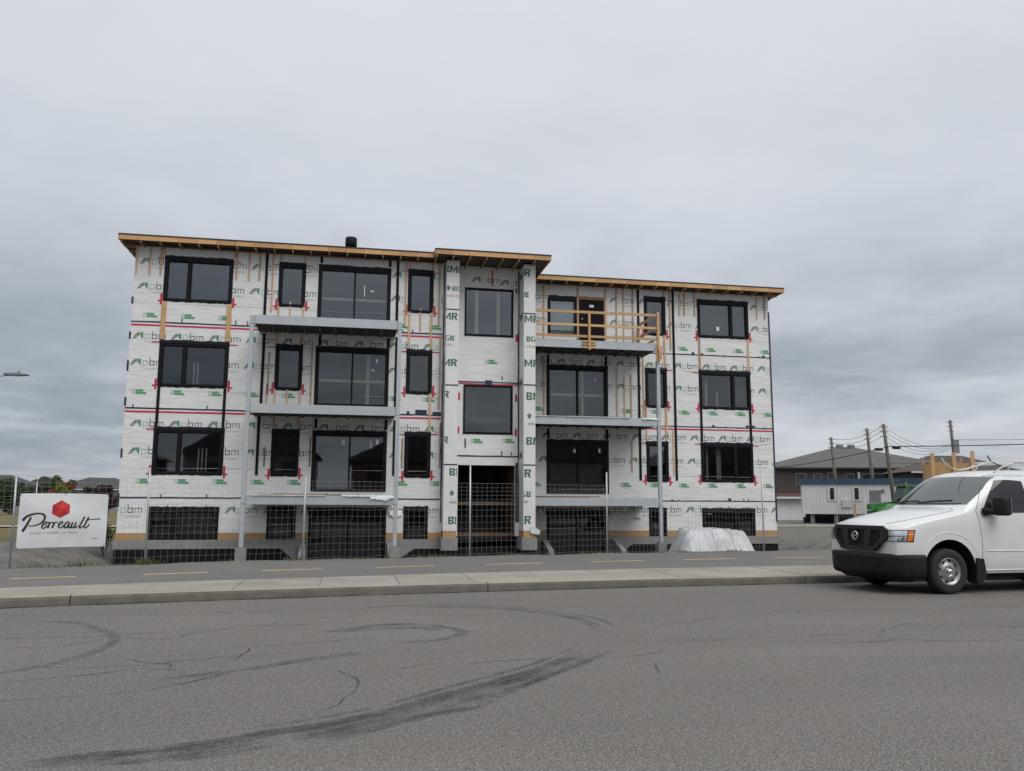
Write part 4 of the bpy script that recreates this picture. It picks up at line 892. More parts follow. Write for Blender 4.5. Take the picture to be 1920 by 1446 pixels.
# ------------------------------------------------------------------ vegetation
for nme, c, c2 in [('leaf_green', (.045,.075,.02), (.085,.115,.035)), ('leaf_dark', (.022,.036,.013), (.04,.055,.02)), ('leaf_yellow', (.17,.15,.03), (.12,.13,.03)), ('leaf_red', (.22,.055,.02), (.15,.04,.018)), ('leaf_maroon', (.035,.015,.018), (.055,.022,.024)), ('weed', (.10,.105,.035), (.17,.15,.06)), ('weed_dry', (.26,.20,.09), (.20,.16,.075)), ('bark', (.09,.07,.05), (.13,.105,.08))]:
    mk(nme, c, .8, c2, 3.0 if nme != 'bark' else 12, 3, spec=.2, rnd=.15)
def leaves(mb, c, rad, n, sz, rr, shape=1.0):
    for _ in range(n):
        while True:
            p = Vector((rr.uniform(-1,1), rr.uniform(-1,1), rr.uniform(-1,1)))
            if p.length < 1: break
        p = p*(.55+.45*rr.random())/max(p.length, .35)*p.length
        q = Vector(c)+Vector((p.x*rad[0], p.y*rad[1], p.z*rad[2]))
        a = Vector((rr.uniform(-1,1), rr.uniform(-1,1), rr.uniform(-1,1))).normalized(); b_ = a.orthogonal().normalized(); w = sz*rr.uniform(.6, 1.3)
        mb.add([q-a*w, q+b_*w*.6, q+a*w, q-b_*w*.6], [(0,1,2,3)])
def tree(name, x, y, h, r, mats, label, cat='tree', group=None, seed=1, lobes=9, n=900, sz=.28, tr=.22, z=0, flat=1.0):
    rr = random.Random(seed); tr_ = empty(name, (x, y, z)); tag(tr_, label, cat, group)
    tk = MB(); tk.tube([(x, y, z-.3), (x+.1*r, y, z+h*.35), (x-.05*r, y, z+h*.7)], [.09*r+.05, .06*r+.04, .02], 7)
    for k in range(5):
        a = rr.uniform(0, 6.28); tk.tube([(x+.05*r, y, z+h*(.3+.06*k)), (x+math.cos(a)*r*.6, y+math.sin(a)*r*.6, z+h*(.55+.06*k))], [.03*r+.02, .012], 5)
    tk.build('trunk', 'bark', tr_)
    per = {}
    for k in range(lobes):
        a = rr.uniform(0, 6.28); d = rr.uniform(.1, .72)*r; hz = rr.uniform(.38, .9)*h; s = rr.uniform(.3, .52)*r*(1.15-.4*hz/h)
        mt = rr.choices(mats, k=1)[0]; mb = per.setdefault(mt, MB())
        leaves(mb, (x+math.cos(a)*d, y+math.sin(a)*d, z+hz), (s, s, s*.8*flat), int(n/lobes), sz, rr)
    for mt, mb in per.items(): mb.build('crown', mt, tr_)
    return tr_
# weeds at the foot of the fence: uncountable blades
def blades(name, spots, mats, label):
    rr = random.Random(11); per = {m_: MB() for m_ in mats}
    for x, y, cnt, hh in spots:
        for _ in range(cnt):
            a, c = x+rr.gauss(0, .16), y+rr.gauss(0, .11); z = ground_z(a, c); mb = per[rr.choice(mats)]
            t_ = rr.uniform(0, 6.28); l_ = hh*rr.uniform(.4, 1.2); w = rr.uniform(.006, .018); lean = rr.uniform(.05, .55)*l_; d = Vector((math.cos(t_), math.sin(t_), 0)); s = Vector((-d.y, d.x, 0))*w; p = Vector((a, c, z-.02))
            mb.add([p-s, p+s, p+d*lean*.4+Vector((0,0,l_*.6))+s*.7, p+d*lean*.4+Vector((0,0,l_*.6))-s*.7, p+d*lean+Vector((0,0,l_))], [(0,1,2,3),(3,2,4)])
    root = None
    for m_, mb in per.items():
        if not mb.v: continue
        if root is None: root = mb.build(name, m_); root['kind'] = 'stuff'; root['label'] = label; WL[root] = Vector((0,0,0))
        else: mb.build('blades', m_, root)['kind'] = 'stuff'
sp = []; rr = random.Random(5)
for i in range(300):
    x = rr.uniform(-9, 27); y = path_y(x)+rr.uniform(.15, 1.3); dens = mn.noise(Vector((x*.55, 3, 0)))
    if -.9 < x < 1.2: dens += .35
    if dens > -.02: sp.append((x, y, 16, rr.uniform(.03, .10) if x < 1.2 else rr.uniform(.02, .07)))
for x, y, h in [(-.35,-5.6,.5),(-.2,-5.9,.45),(1.45,-7.0,.28),(1.6,-6.9,.25),(3.0,-5.8,.22),(-2.6,-8.2,.3),(-3.3,-9.2,.35),(5.0,-6.3,.2),(8.9,-4.4,.28),(10.2,-4,.3),(11.2,-3.6,.34),(12.4,-3.4,.26),(21.5,-2,.25),(22.4,-2.0,.25)]: sp.append((x, y, 90, h))
blades('weeds', sp, ['weed', 'weed_dry', 'leaf_green'], 'straggly green and dry weeds along the edge of the path')
bs = empty('bush', (-1.5, .7, 0)); tag(bs, 'small dark green bush beside the left corner of the apartment block', 'bush')
mb = MB(); rr = random.Random(8); [leaves(mb, (-1.5+rr.uniform(-.25,.25), .7+rr.uniform(-.4,.4), .35+rr.uniform(0,.45)), (.25,.35,.3), 180, .05, rr) for _ in range(8)]; mb.build('foliage', 'leaf_green', bs)
mb = MB(); [mb.tube([(-1.5, .7, -.2), (-1.5+rr.uniform(-.4,.4), .7+rr.uniform(-.4,.4), .8)], .012, 5) for _ in range(7)]; mb.build('stem', 'bark', bs)
# loose grit and bits swept against the kerb: uncountable
rr = random.Random(31); gb = MB()
for _ in range(900):
    x = rr.uniform(-3, 24); y = kerb_y(x)-abs(rr.gauss(0, .28))-.02; r_ = rr.uniform(.004, .014)
    if rr.random() < .12: y = kerb_y(x)-rr.uniform(0, 6)
    p = Vector((x, y, r_*.5+.004)); a_ = rr.uniform(0, 6.28); c_, s2 = math.cos(a_)*r_, math.sin(a_)*r_
    gb.add([p+Vector((c_, s2, -r_*.5)), p+Vector((-s2, c_, -r_*.5)), p+Vector((-c_, -s2*.7, -r_*.5)), p+Vector((0, 0, r_*.7))], [(0,1,3),(1,2,3),(2,0,3)])
o = gb.build('grit', 'gravel'); o['kind'] = 'stuff'; o['label'] = 'loose grit and small stones along the kerb'
# ------------------------------------------------------------------ surroundings
for nme, c, c2, kw in [('brick_brown', (.045,.034,.030), (.066,.048,.042), dict(vs=4)), ('brick_red', (.13,.06,.05), (.165,.08,.066), dict(vs=3)), ('shingle', (.085,.082,.078), (.115,.11,.105), dict(vs=2.5, bump=.3, bs=5)), ('shingle_brown', (.06,.043,.036), (.085,.06,.05), dict(vs=2.5)), ('shingle_dark', (.045,.045,.05), (.06,.06,.065), dict(vs=2)),
   ('siding_grey', (.20,.20,.205), (.24,.24,.245), dict(vs=1)), ('siding_white', (.60,.605,.60), (.68,.685,.68), dict(vs=1.2)), ('blue_trim', (.022,.062,.105), (.035,.085,.135), dict(vs=1.5)), ('trim_white', (.55,.55,.54), (.6,.6,.59), dict(vs=2)), ('window_dark', (.02,.022,.025), (.04,.045,.05), dict(vs=.6, rough=.15)),
   ('plywood', (.44,.27,.11), (.52,.34,.16), dict(vs=3)), ('pole_wood', (.13,.115,.095), (.17,.15,.125), dict(vs=5)), ('cable', (.03,.03,.035), (.04,.04,.045), dict(vs=3)), ('machine_green', (.03,.15,.03), (.045,.19,.04), dict(vs=3, rough=.4)), ('machine_glass', (.02,.045,.045), (.04,.08,.08), dict(vs=1, rough=.12)), ('beacon', (.55,.12,.03), (.5,.1,.03), {}), ('rubber', (.012,.012,.012), (.02,.02,.02), dict(vs=8)), ('grey_metal', (.16,.165,.17), (.2,.205,.21), dict(vs=4)), ('pale_road', (.33,.31,.28), (.38,.36,.33), dict(vs=.5))]:
    kw = dict(kw); rg = kw.pop('rough', .8); mk(nme, c, rg, c2, kw.pop('vs', 4), 4, **kw)
def local_root(name, x, y, rz, label, cat, group=None, z=0):
    e = empty(name, (x, y, z), R(rz)); tag(e, label, cat, group); return e
def house(name, x, y, rz, w, d, eave, ridge, wallm, roofm, label, wins=(), group=None, over=.5, gable=False, base=None, pane='window_dark', trim='trim_white', ridge_l=.35, wtrim='siding_grey'):
    h = local_root(name, x, y, rz, label, 'house', group)
    MB().box(0, w, 0, d, -.3, eave).build('wall', wallm, h, local=True)
    o = over; rf = MB()
    if gable: rf.add([(-o,-o,eave),(w+o,-o,eave),(w+o,d+o,eave),(-o,d+o,eave),(w/2,-o,ridge),(w/2,d+o,ridge)], [(0,1,4),(1,2,5,4),(2,3,5),(3,0,4,5),(0,3,2,1)])
    else: rf.add([(-o,-o,eave),(w+o,-o,eave),(w+o,d+o,eave),(-o,d+o,eave),(w*(.5-ridge_l/2),d/2,ridge),(w*(.5+ridge_l/2),d/2,ridge)], [(0,1,5,4),(1,2,5),(2,3,4,5),(3,0,4),(0,3,2,1)])
    r_ = rf.build('roof', roofm, h, local=True)
    MB().box(-o, w+o, -o-.03, -o+.02, eave-.16, eave-.002).build('fascia', trim if trim else 'shingle_dark', r_, local=True)
    if base: MB().box(-.03, w+.03, -.06, -.005, -.3, base[0]).build('wall_base', base[1], h, local=True)
    for (a, c, z0, z1) in wins:
        f = MB().box(a-.07, c+.07, -.05, .02, z0-.07, z1+.07).build('window', wtrim, h, local=True)
        MB().box(a, c, -.07, -.0505, z0, z1).build('pane', pane, f, local=True)
    return h, r_
# right: dark brick apartment house with hipped roof, roof vents
hb, rb = house('brick_house', 54.0, 59.3, -10.9, 21.5, 14, 5.95, 8.8, 'brick_brown', 'shingle', 'dark brown brick house with a grey hipped roof behind the site trailer', [(2.4,3.4,3.9,5.2),(4.4,5.2,3.6,5.2),(6.0,6.6,3.5,5.3),(8.1,8.9,3.6,5.2),(9.9,12.4,3.1,5.2),(13.8,15.4,3.2,5.2),(16.0,16.6,3.4,5.2)], base=(3.0, 'brick_red'), trim=None, ridge_l=.08)
for x in (10.2, 11.6): MB().box(x-.3, x+.35, 6.6, 7.3, 8.45, 9.05).build('roof_vent', 'grey_metal', rb, local=True)
MB().box(-2.0, 5.0, -.9, -.07, 2.35, 2.6).build('ledge', 'trim_white', hb, local=True)
for x in (9.3, 13.0): MB().box(x, x+.14, -.5, -.1, 3.0, 5.4).build('downpipe', 'trim_white', hb, local=True)
MB().box(-2.0, 4.4, -.16, -.065, -.3, 2.3).build('garage_door', 'siding_white', hb, local=True)
house('brick_house', 72.5, 61, -12, 14, 11, 5.6, 8.0, 'brick_brown', 'shingle_brown', 'brick house with a brown hipped roof seen above the plywood enclosure', [(2,3.2,3.2,4.6)], ridge_l=.3)
house('brick_house', 63.6, 48.2, -14, 6.5, 8, 5.15, 6.3, 'brick_brown', 'shingle_brown', 'low brown house with white eaves between the trailer and the plywood enclosure', [(1.6,2.6,2.6,4.2)], ridge_l=.3)
# site trailer
tl = local_root('site_trailer', 46.5, 40.6, -27, 'white sided site trailer with a blue roof edge and narrow windows', 'trailer')
MB().box(0, 14, 0, 3, .85, 3.5).build('body', 'siding_white', tl, local=True)
MB().box(-.15, 14.15, -.15, 3.15, 3.5, 4.0).build('roof', 'blue_trim', tl, local=True)
for x in [.25+.3*i for i in range(46)]: MB().box(x, x+.02, -.022, -.001, .87, 3.48).build('siding_rib', 'trim_white', tl, local=True)
for x in (2.3, 4.35, 8.6, 11.2):
    f = MB().box(x-.22, x+.6, -.06, -.023, 2.0, 3.3).build('window', 'trim_white', tl, local=True); MB().box(x+.02, x+.36, -.075, -.0605, 2.15, 3.15).build('pane', 'window_dark', f, local=True)
MB().box(5.6, 6.5, -.05, -.023, .9, 2.95).build('door', 'grey_metal', tl, local=True)
MB().lathe([(0,-.12),(.14,-.12),(.16,-.02)], 12, 'y', (6.7, 0, 2.9)).build('vent', 'grey_metal', tl, local=True)
for x in (.6, 2.6, 4.6, 6.6, 8.6, 10.6, 12.6): MB().box(x, x+.35, .2, .55, -.2, .85).build('support', 'grey_metal', tl, local=True)
MB().box(.3, 13.6, .6, 2.8, .55, .84).build('chassis', 'rubber', tl, local=True); MB().box(.1, 13.8, 1.2, 2.9, -.2, .54).build('skirt', 'rubber', tl, local=True)
MB().box(3.3, 4.1, -.14, -.03, 1.45, 2.1).build('notice_board', 'trim_white', tl, local=True)
sp_ = local_root('timber_steps', 49.6, 37.6, -27, 'orange timber steps with a handrail in front of the site trailer', 'steps')
for i in range(4): MB().box(0, 1.3, -.3*i-.3, -.3*i, .72-.2*i, .78-.2*i).build('step', 'lumber_rail', sp_, local=True)
for x in (0, 1.3):
    for y in (-1.1, 0): MB().box(x-.05, x+.05, y-.05, y+.05, -.1, 1.75).build('rail_post', 'lumber_rail', sp_, local=True)
    MB().bar((x, -1.15, 1.4), (x, .05, 1.75), .05, .1).build('handrail', 'lumber_rail', sp_, local=True)
# site fence panels and small stuff in the lot
for i, (x, y, lab) in enumerate([(47.2, 36.4, 'steel mesh site fence panel in front of the trailer, left one'), (50.4, 35.7, 'steel mesh site fence panel in front of the trailer, right one')]):
    fp_ = local_root('fence_panel', x, y, -12.3, lab, 'fence panel', 'site fence panels')
    mb = MB()
    for k in range(16): mb.box(.2*k, .2*k+.012, -.006, .006, .1, 1.95)
    for z in (.1, .7, 1.3, 1.95): mb.box(0, 3.0, -.007, .007, z, z+.012)
    o = mb.build('wire_mesh', 'grey_metal', fp_, local=True); o['kind'] = 'stuff'
    for xx in (0, 3.0): MB().tube([(xx, 0, 0), (xx, 0, 2.05)], .025, 6).build('fence_post', 'galv', fp_, local=True)
for i, (x, y, rz) in enumerate([(36.8, 27.5, 8), (38.9, 27.2, -3)]):
    o = MB().box(0, 3.6, 0, .3, .1, .16).build('plank', 'stud'); o.location = (x, y, 0); o.rotation_euler = (0, 0, R(rz)); tag(o, ['pale plank lying on the gravel, nearer the apartment block', 'pale plank lying on the gravel, nearer the van'][i], 'plank', 'planks on the gravel')
# green telescopic handler
tm = local_root('telehandler', 47.0, 27.6, 195, 'bright green site loader with a glazed cab between trailer and van', 'loader')
MB().prism([(-2.6,.7),(2.4,.7),(2.5,1.2),(1.2,1.75),(-2.4,1.75)], lambda x, z: (x, -.95, z), lambda x, z: (x, .95, z)).build('chassis', 'machine_green', tm, local=True)
cb = MB().prism([(-1.0,1.2),(.75,1.2),(.95,1.9),(.45,3.0),(-.9,3.0)], lambda x, z: (x, .1, z), lambda x, z: (x, .96, z)).build('cab', 'machine_glass', tm, local=True)
MB().box(-1.0, .6, .05, 1.0, 3.0, 3.12).build('cab_roof', 'machine_green', cb, local=True)
for p, q_ in [((-.95,1.0,1.2),(-.9,1.0,3.0)), ((.75,1.0,1.2),(.95,1.0,1.9)), ((.95,1.0,1.9),(.45,1.0,3.0)), ((-.2,1.0,1.2),(-.2,1.0,3.0))]: MB().bar(p, q_, .1, .1).build('cab_pillar', 'machine_green', cb, local=True)
MB().lathe([(0,3.34),(.06,3.33),(.08,3.25),(.08,3.12)], 10, 'z', (-.1, .5, 0)).build('beacon', 'beacon', cb, local=True)
MB().bar((-2.5, -.4, 1.9), (2.9, -.4, 1.5), .36, .4).build('boom', 'machine_green', tm, local=True)
for x in (-1.7, 1.6):
    for y in (-1.0, 1.0):
        wz = MB().lathe([(.25,-.2),(.55,-.2),(.62,-.12),(.62,.12),(.55,.2),(.25,.2)], 20, 'y', (x, y, .62)).build('wheel', 'rubber', tm, True, local=True)
        MB().lathe([(0,-.14),(.28,-.14),(.28,.14),(0,.14)], 14, 'y', (x, y, .62)).build('rim', 'machine_green', wz, local=True)
# plywood enclosure with posts
pe = local_root('plywood_enclosure', 44.15, 20.1, -24, 'tall orange plywood enclosure with projecting timber posts behind the white van', 'enclosure')
for i in range(3): MB().box(.05+.82*i, .86+.82*i, 0, .03, -.1, 4.45-.04*i).build('plywood_panel', 'plywood', pe, local=True)
for i in range(2): MB().box(0, .03, .05+1.2*i, 1.2+1.2*i, -.1, 4.4).build('plywood_panel', 'plywood', pe, local=True); MB().box(2.52, 2.55, .05+1.2*i, 1.2+1.2*i, -.1, 4.4).build('plywood_panel', 'plywood', pe, local=True)
for x, h in ((.0, 5.05), (1.3, 5.08), (2.42, 5.15)): MB().box(x-.1, x+.12, -.14, -.01, -.1, h).build('post', 'lumber_rail', pe, local=True)
for x in (0.02, 2.42): MB().box(x-.06, x+.06, 2.4, 2.52, -.1, 4.9).build('post', 'lumber_rail', pe, local=True)
# utility poles and wires
PT = [((54.36,48.27,8.52),(55.2,48.8,0)), ((54.88,42.95,8.99),(55.7,43.3,0)), ((50.18,33.65,8.41),(51.3,34.2,0)), ((62.72,41.34,9.79),(63.7,41.9,0))]
PLAB = ['wooden utility pole in front of the brick house roof, leftmost of the poles', 'wooden utility pole between the leftmost pole and the tall leaning one', 'leaning wooden utility pole carrying most of the wires', 'utility pole above the plywood enclosure, rightmost of the poles']
for (tp, bs_), lb in zip(PT, PLAB):
    e = empty('utility_pole', bs_); tag(e, lb, 'utility pole', 'utility poles')
    tpv_, bv_ = Vector(tp), Vector(bs_)
    MB().tube([bv_-Vector((0,0,.3)), bv_.lerp(tpv_, .5), tpv_], [.19, .165, .13], 9).build('shaft', 'pole_wood', e, True)
    for k in range(3):
        p = tpv_-Vector((0,0,.2+.42*k)); MB().bar(p+Vector((-.35,.05,0)), p+Vector((.35,-.05,0)), .06, .06).build('insulator_arm', 'grey_metal', e)
pv = Vector(PT[3][0]); MB().box(pv.x-.1, pv.x+.5, pv.y-.4, pv.y-.2, pv.z-3.2, pv.z-1.9).build('equipment_box', 'grey_metal', e)
def wire(a, c, sag, lab, r=.018, n=12):
    a, c = Vector(a), Vector(c); pts = [a.lerp(c, i/n)-Vector((0,0,sag*4*(i/n)*(1-i/n))) for i in range(n+1)]
    o = MB().tube(pts, r, 5, cap=False).build('overhead_wire', 'cable'); tag(o, lab, 'wire', 'overhead wires'); return o
wl1 = '%s of the three thin wires between the leaning pole and the leftmost pole'; wl2 = '%s of the four thin wires between the leaning pole and the rightmost pole'
t1, t2, t3, t4 = [Vector(p[0]) for p in PT]
for k in range(3): wire(t3-Vector((0,0,.15+.42*k)), t1-Vector((0,0,.15+.42*k)), .5, wl1 % ('topmost', 'middle', 'lowest')[k])
for k in range(4): wire(t3-Vector((0,0,.15+.42*k)), t4-Vector((0,0,2.2+.15*k)), .9, wl2 % ('topmost', 'second', 'third', 'lowest')[k], .015)
wire(t3-Vector((0,0,2.0)), (46.5,58,5.4), .5, 'thick sagging cable from the leaning pole towards the brick house', .035)
wire(t3-Vector((0,0,1.9)), (95,20,9.0), .6, 'thick cable running right from the leaning pole', .04)
wire(t4-Vector((0,0,1.9)), (98,30,9.5), .5, 'wire running right from the rightmost pole, upper one', .02); wire(t3-Vector((0,0,3.3)), (98,22,6.8), .5, 'lowest thin wire running right above the plywood enclosure', .015)
for i, (dx, dz) in enumerate(((-.55, -2.15), (1.05, -1.98))):
    o = MB().lathe([(0,-.35),(.11,-.34),(.13,-.2),(.13,.2),(.11,.34),(0,.35)], 10, 'x', (t3.x+dx, t3.y-.3*dx*.2, t3.z+dz)).build('splice_box', 'rubber', None, True); tag(o, ['black cable box just left of the leaning pole', 'black cable box just right of the leaning pole'][i], 'cable box', 'cable boxes')
# left: pale side road, houses, trees, lamps
mb = MB(); mb.add([(-140,27,.075),(-2.5,27,.075),(-2.5,30,.075),(-140,30,.075)], [(0,1,2,3)]); structure(mb.build('side_road', 'pale_road'), 'pale side road across the field on the left')
house('house', -58, 116, 10, 15, 10, 4.0, 6.1, 'siding_grey', 'shingle_dark', 'grey suburban house with dark hipped roof at the far left edge', [(1.5,3,.9,2.6),(6,7.5,.9,2.6),(10.5,12,.9,2.6)])
house('house', -52.5, 136, 12, 8, 10, 4.2, 6.4, 'siding_grey', 'shingle_dark', 'narrow grey gabled house between the far left house and the trees', [(2,3.4,1,2.6),(4.6,6,1,2.6)], gable=True)
house('house', -43.0, 124, 10, 14, 10, 3.9, 6.0, 'siding_grey', 'shingle_dark', 'low house with a dark hipped roof behind the orange and yellow trees', [(1.5,3,.9,2.4),(8,9.5,.9,2.4)], ridge_l=.3)
tree('evergreen_tree', -37.5, 92, 5.0, 3.2, ['leaf_dark', 'leaf_dark', 'leaf_green'], 'dark green tree in front of the far left house, leftmost of the trees', group='trees on the left', seed=2, n=3600, sz=.2, lobes=14)
tree('evergreen_tree', -33.5, 94, 4.4, 2.8, ['leaf_dark', 'leaf_green'], 'dark green tree between the leftmost dark tree and the orange one', group='trees on the left', seed=3, n=3200, sz=.2, lobes=13)
tree('maple_tree', -29.5, 86, 5.6, 1.9, ['leaf_green', 'leaf_green', 'leaf_yellow'], 'slim green tree rising above the orange tree', group='trees on the left', seed=4, n=2000, sz=.2)
tree('maple_tree', -27.6, 80, 3.9, 2.1, ['leaf_red', 'leaf_red', 'leaf_yellow'], 'orange-red autumn tree above the banner', group='trees on the left', seed=5, n=3000, sz=.18, lobes=12)
tree('maple_tree', -24.3, 82, 3.8, 2.4, ['leaf_yellow', 'leaf_green', 'leaf_green'], 'yellow-green tree right of the orange one', group='trees on the left', seed=6, n=3000, sz=.18, lobes=12)
tree('maple_tree', -21.3, 85, 4.4, 1.9, ['leaf_green', 'leaf_yellow', 'leaf_red'], 'mixed green and rust tree left of the maroon one', group='trees on the left', seed=7, n=2400, sz=.18)
tree('plum_tree', -13.6, 46, 3.4, 1.5, ['leaf_maroon'], 'dark maroon leaved tree beside the left corner of the apartment block', group='trees on the left', seed=8, n=3000, sz=.11, lobes=12)
tree('plum_tree', -15.6, 47, 3.0, 1.2, ['leaf_maroon', 'leaf_dark'], 'smaller dark maroon tree left of the bigger maroon one', group='trees on the left', seed=9, n=2600, sz=.11, lobes=12)
for x0, lab, sd in [(-70, 'hedge', 1)]:
    rr = random.Random(21); mb = MB()
    for k in range(60):
        x = -75+k*1.05; leaves(mb, (x, 97+rr.uniform(-1.5,1.5), .9+rr.uniform(0,1.6)), (1.0,.9,.9), 110, .2, rr)
    o = mb.build('hedge', 'leaf_dark'); o['kind'] = 'stuff'; o['label'] = 'low dark hedge line in front of the far houses'
lp = empty('street_lamp', (-12.6, 15.0, 0)); tag(lp, 'street lamp whose curved arm reaches in at the left edge of the sky', 'street lamp')
MB().tube([(-12.6,15,-.2),(-12.6,15,6.6),(-12.45,14.97,7.15),(-11.9,14.85,7.4),(-10.3,14.5,7.55),(-9.75,14.4,7.58)], [.09,.07,.05,.04,.032,.03], 8).build('pole', 'galv', lp, True)
MB().prism([(-.6,-.03),(0,-.06),(.62,-.02),(.6,.03),(.0,.08),(-.55,.06)], lambda x, z: (-9.6+x*.9, 14.25-.06, 7.6+z), lambda x, z: (-9.6+x*.9, 14.5, 7.6+z)).build('lamp_head', 'grey_metal', lp, bevel=.01)
MB().lathe([(0,.14),(.05,.13),(.06,.0)], 8, 'z', (-9.5, 14.37, 7.66)).build('photocell', 'grey_metal', lp, True); MB().tube([(-11.5,14.8,7.15),(-10.6,14.57,7.45)], .015, 6).build('brace', 'galv', lp)
lq = empty('lamp_post', (-23.2, 58.5, 0)); tag(lq, 'thin pale lamp post standing in the field left of the orange tree', 'lamp post')
MB().tube([(-23.2,58.5,-.2),(-23.2,58.5,3.7)], [.07,.05], 8).build('pole', 'galv', lq, True); MB().lathe([(0,4.0),(.13,3.95),(.16,3.75),(.06,3.68)], 10, 'z', (-23.2, 58.5, 0)).build('lamp_head', 'trim_white', lq, True)
# houses across the street, seen only as reflections in the lower windows
for x, w, eave, rd, wm, lab in [(-22, 11, 5.6, 8.6, 'brick_brown', 'far left'), (-7.5, 10.5, 5.8, 9.4, 'siding_grey', 'left'), (6.5, 12, 5.6, 8.8, 'brick_red', 'middle'), (22, 11, 5.8, 9.2, 'siding_grey', 'right'), (37, 12, 5.6, 8.8, 'brick_brown', 'far right')]:
    house('house', x+w, -46, 180, w, 10, eave, rd, wm, 'shingle_dark', 'gabled house across the street mirrored in the lower windows, %s one' % lab, [(1.2,2.8,3.6,5.0),(w-2.8,w-1.2,3.6,5.0),(1.2,2.8,.8,2.3),(w/2-.5,w/2+.5,.1,2.3)], group='houses across the street', gable=True, trim=None)
# ------------------------------------------------------------------ white cargo van
mk('van_paint', (.68,.69,.685), .24, (.71,.72,.715), 3, 3, spec=.5, coat=.6)
mk('van_black', (.013,.013,.015), .6, (.019,.019,.022), 12, 4, spec=.25); mk('van_grille', (.028,.027,.032), .55, spec=.3); mk('van_void', (.006,.006,.007), .9)
mk('tyre', (.016,.016,.017), .8, (.024,.024,.025), 20, 4, bump=.3, bs=60); mk('rim_steel', (.36,.365,.37), .32, (.45,.455,.46), 9, 4, metal=.75); mk('chrome', (.75,.76,.78), .12, metal=1)
mk('lamp_clear', (.52,.54,.56), .12, (.74,.76,.78), 16, 2, metal=.55, coat=.8); mk('lamp_amber', (.75,.19,.02), .2, coat=.5); mk('seam', (.10,.105,.105), .7); mk('van_rack', (.60,.60,.59), .5)
m = bpy.data.materials.new('van_glass'); m.use_nodes = True; MAT['van_glass'] = m; b = m.node_tree.nodes['Principled BSDF']
b.inputs['Base Color'].default_value = (.10,.112,.115,1); b.inputs['Roughness'].default_value = .05; b.inputs['Specular IOR Level'].default_value = .9; b.inputs['IOR'].default_value = 1.55
m = m.copy(); m.name = 'van_side_glass'; MAT['van_side_glass'] = m; m.node_tree.nodes['Principled BSDF'].inputs['Base Color'].default_value = (.018,.02,.02,1); m.node_tree.nodes['Principled BSDF'].inputs['Specular IOR Level'].default_value = .45
van = empty('cargo_van', (16.563, -14.873, 0), R(184.5))
tag(van, 'white cargo van with black grille and bumper parked at the kerb', 'van')
SEC = [ # x at the side, forward bulge at the centre, outline (y, z) from sill to roof centre
 (.93, .13, [(.80,.40),(.86,.46),(.885,.70),(.865,.92),(.80,1.075),(.70,1.13),(.40,1.16),(0,1.17)]),
 (.84, .17, [(.90,.34),(.95,.45),(.975,.70),(.968,1.02),(.93,1.13),(.80,1.19),(.42,1.225),(0,1.235)]),
 (.50, .12, [(.93,.33),(.98,.47),(1.0,.74),(.992,1.12),(.965,1.225),(.84,1.285),(.45,1.325),(0,1.335)]),
 (0., .06, [(.94,.33),(.99,.47),(1.01,.77),(1.003,1.2),(.978,1.315),(.865,1.385),(.46,1.43),(0,1.44)]),
 (-.36, .06, [(.94,.33),(.99,.47),(1.012,.78),(1.005,1.25),(.98,1.375),(.89,1.445),(.46,1.49),(0,1.50)]),
 (-.54, .16, [(.94,.33),(.99,.47),(1.013,.79),(1.003,1.24),(.972,1.42),(.885,1.515),(.46,1.545),(0,1.55)]),
 (-.90, .22, [(.94,.33),(.99,.47),(1.014,.8),(1.004,1.30),(.955,1.60),(.85,1.80),(.46,1.845),(0,1.855)]),
 (-1.24, .22, [(.94,.33),(.99,.47),(1.015,.8),(1.005,1.36),(.93,1.78),(.825,2.03),(.45,2.10),(0,2.115)]),
 (-1.52, .16, [(.94,.33),(.99,.47),(1.015,.8),(1.005,1.38),(.918,1.87),(.83,2.115),(.45,2.18),(0,2.195)]),
 (-2.2, 0., [(.94,.33),(.99,.47),(1.015,.8),(1.005,1.40),(.912,1.92),(.835,2.145),(.45,2.21),(0,2.225)]),
 (-3.6, 0., [(.94,.33),(.99,.47),(1.015,.8),(1.005,1.40),(.912,1.92),(.835,2.15),(.45,2.215),(0,2.23)]),
 (-4.9, 0., [(.94,.35),(.99,.48),(1.01,.8),(1.0,1.40),(.908,1.92),(.83,2.13),(.45,2.2),(0,2.215)]),
 (-5.1, -.02, [(.88,.42),(.93,.52),(.95,.8),(.94,1.38),(.86,1.80),(.77,1.98),(.42,2.06),(0,2.07)])]
bv = []; nsec = len(SEC)
for xs_, bul, pts in SEC:
    full = [(y, z) for y, z in pts]+[(-y, z) for y, z in pts[-2::-1]]
    bv += [(xs_+bul*(1-(abs(y)/1.0)**2), y, z) for y, z in full]
k = 15; bf = [(i*k+j, i*k+j+1, (i+1)*k+j+1, (i+1)*k+j) for i in range(nsec-1) for j in range(k-1)]
bf += [(i*k, (i+1)*k, (i+1)*k+k-1, i*k+k-1) for i in range(nsec-1)]
for base in (0, (nsec-1)*k):                       # front and rear caps as strips across the van
    for j in range(7): bf.append((base+j, base+j+1, base+k-2-j, base+k-1-j) if j < 6 else (base+6, base+7, base+8))
me = bpy.data.meshes.new('body'); me.from_pydata(bv, [], bf)
bm = bmesh.new(); bm.from_mesh(me)
bmesh.ops.recalc_face_normals(bm, faces=bm.faces)
cr = bm.edges.layers.float.new('crease_edge')
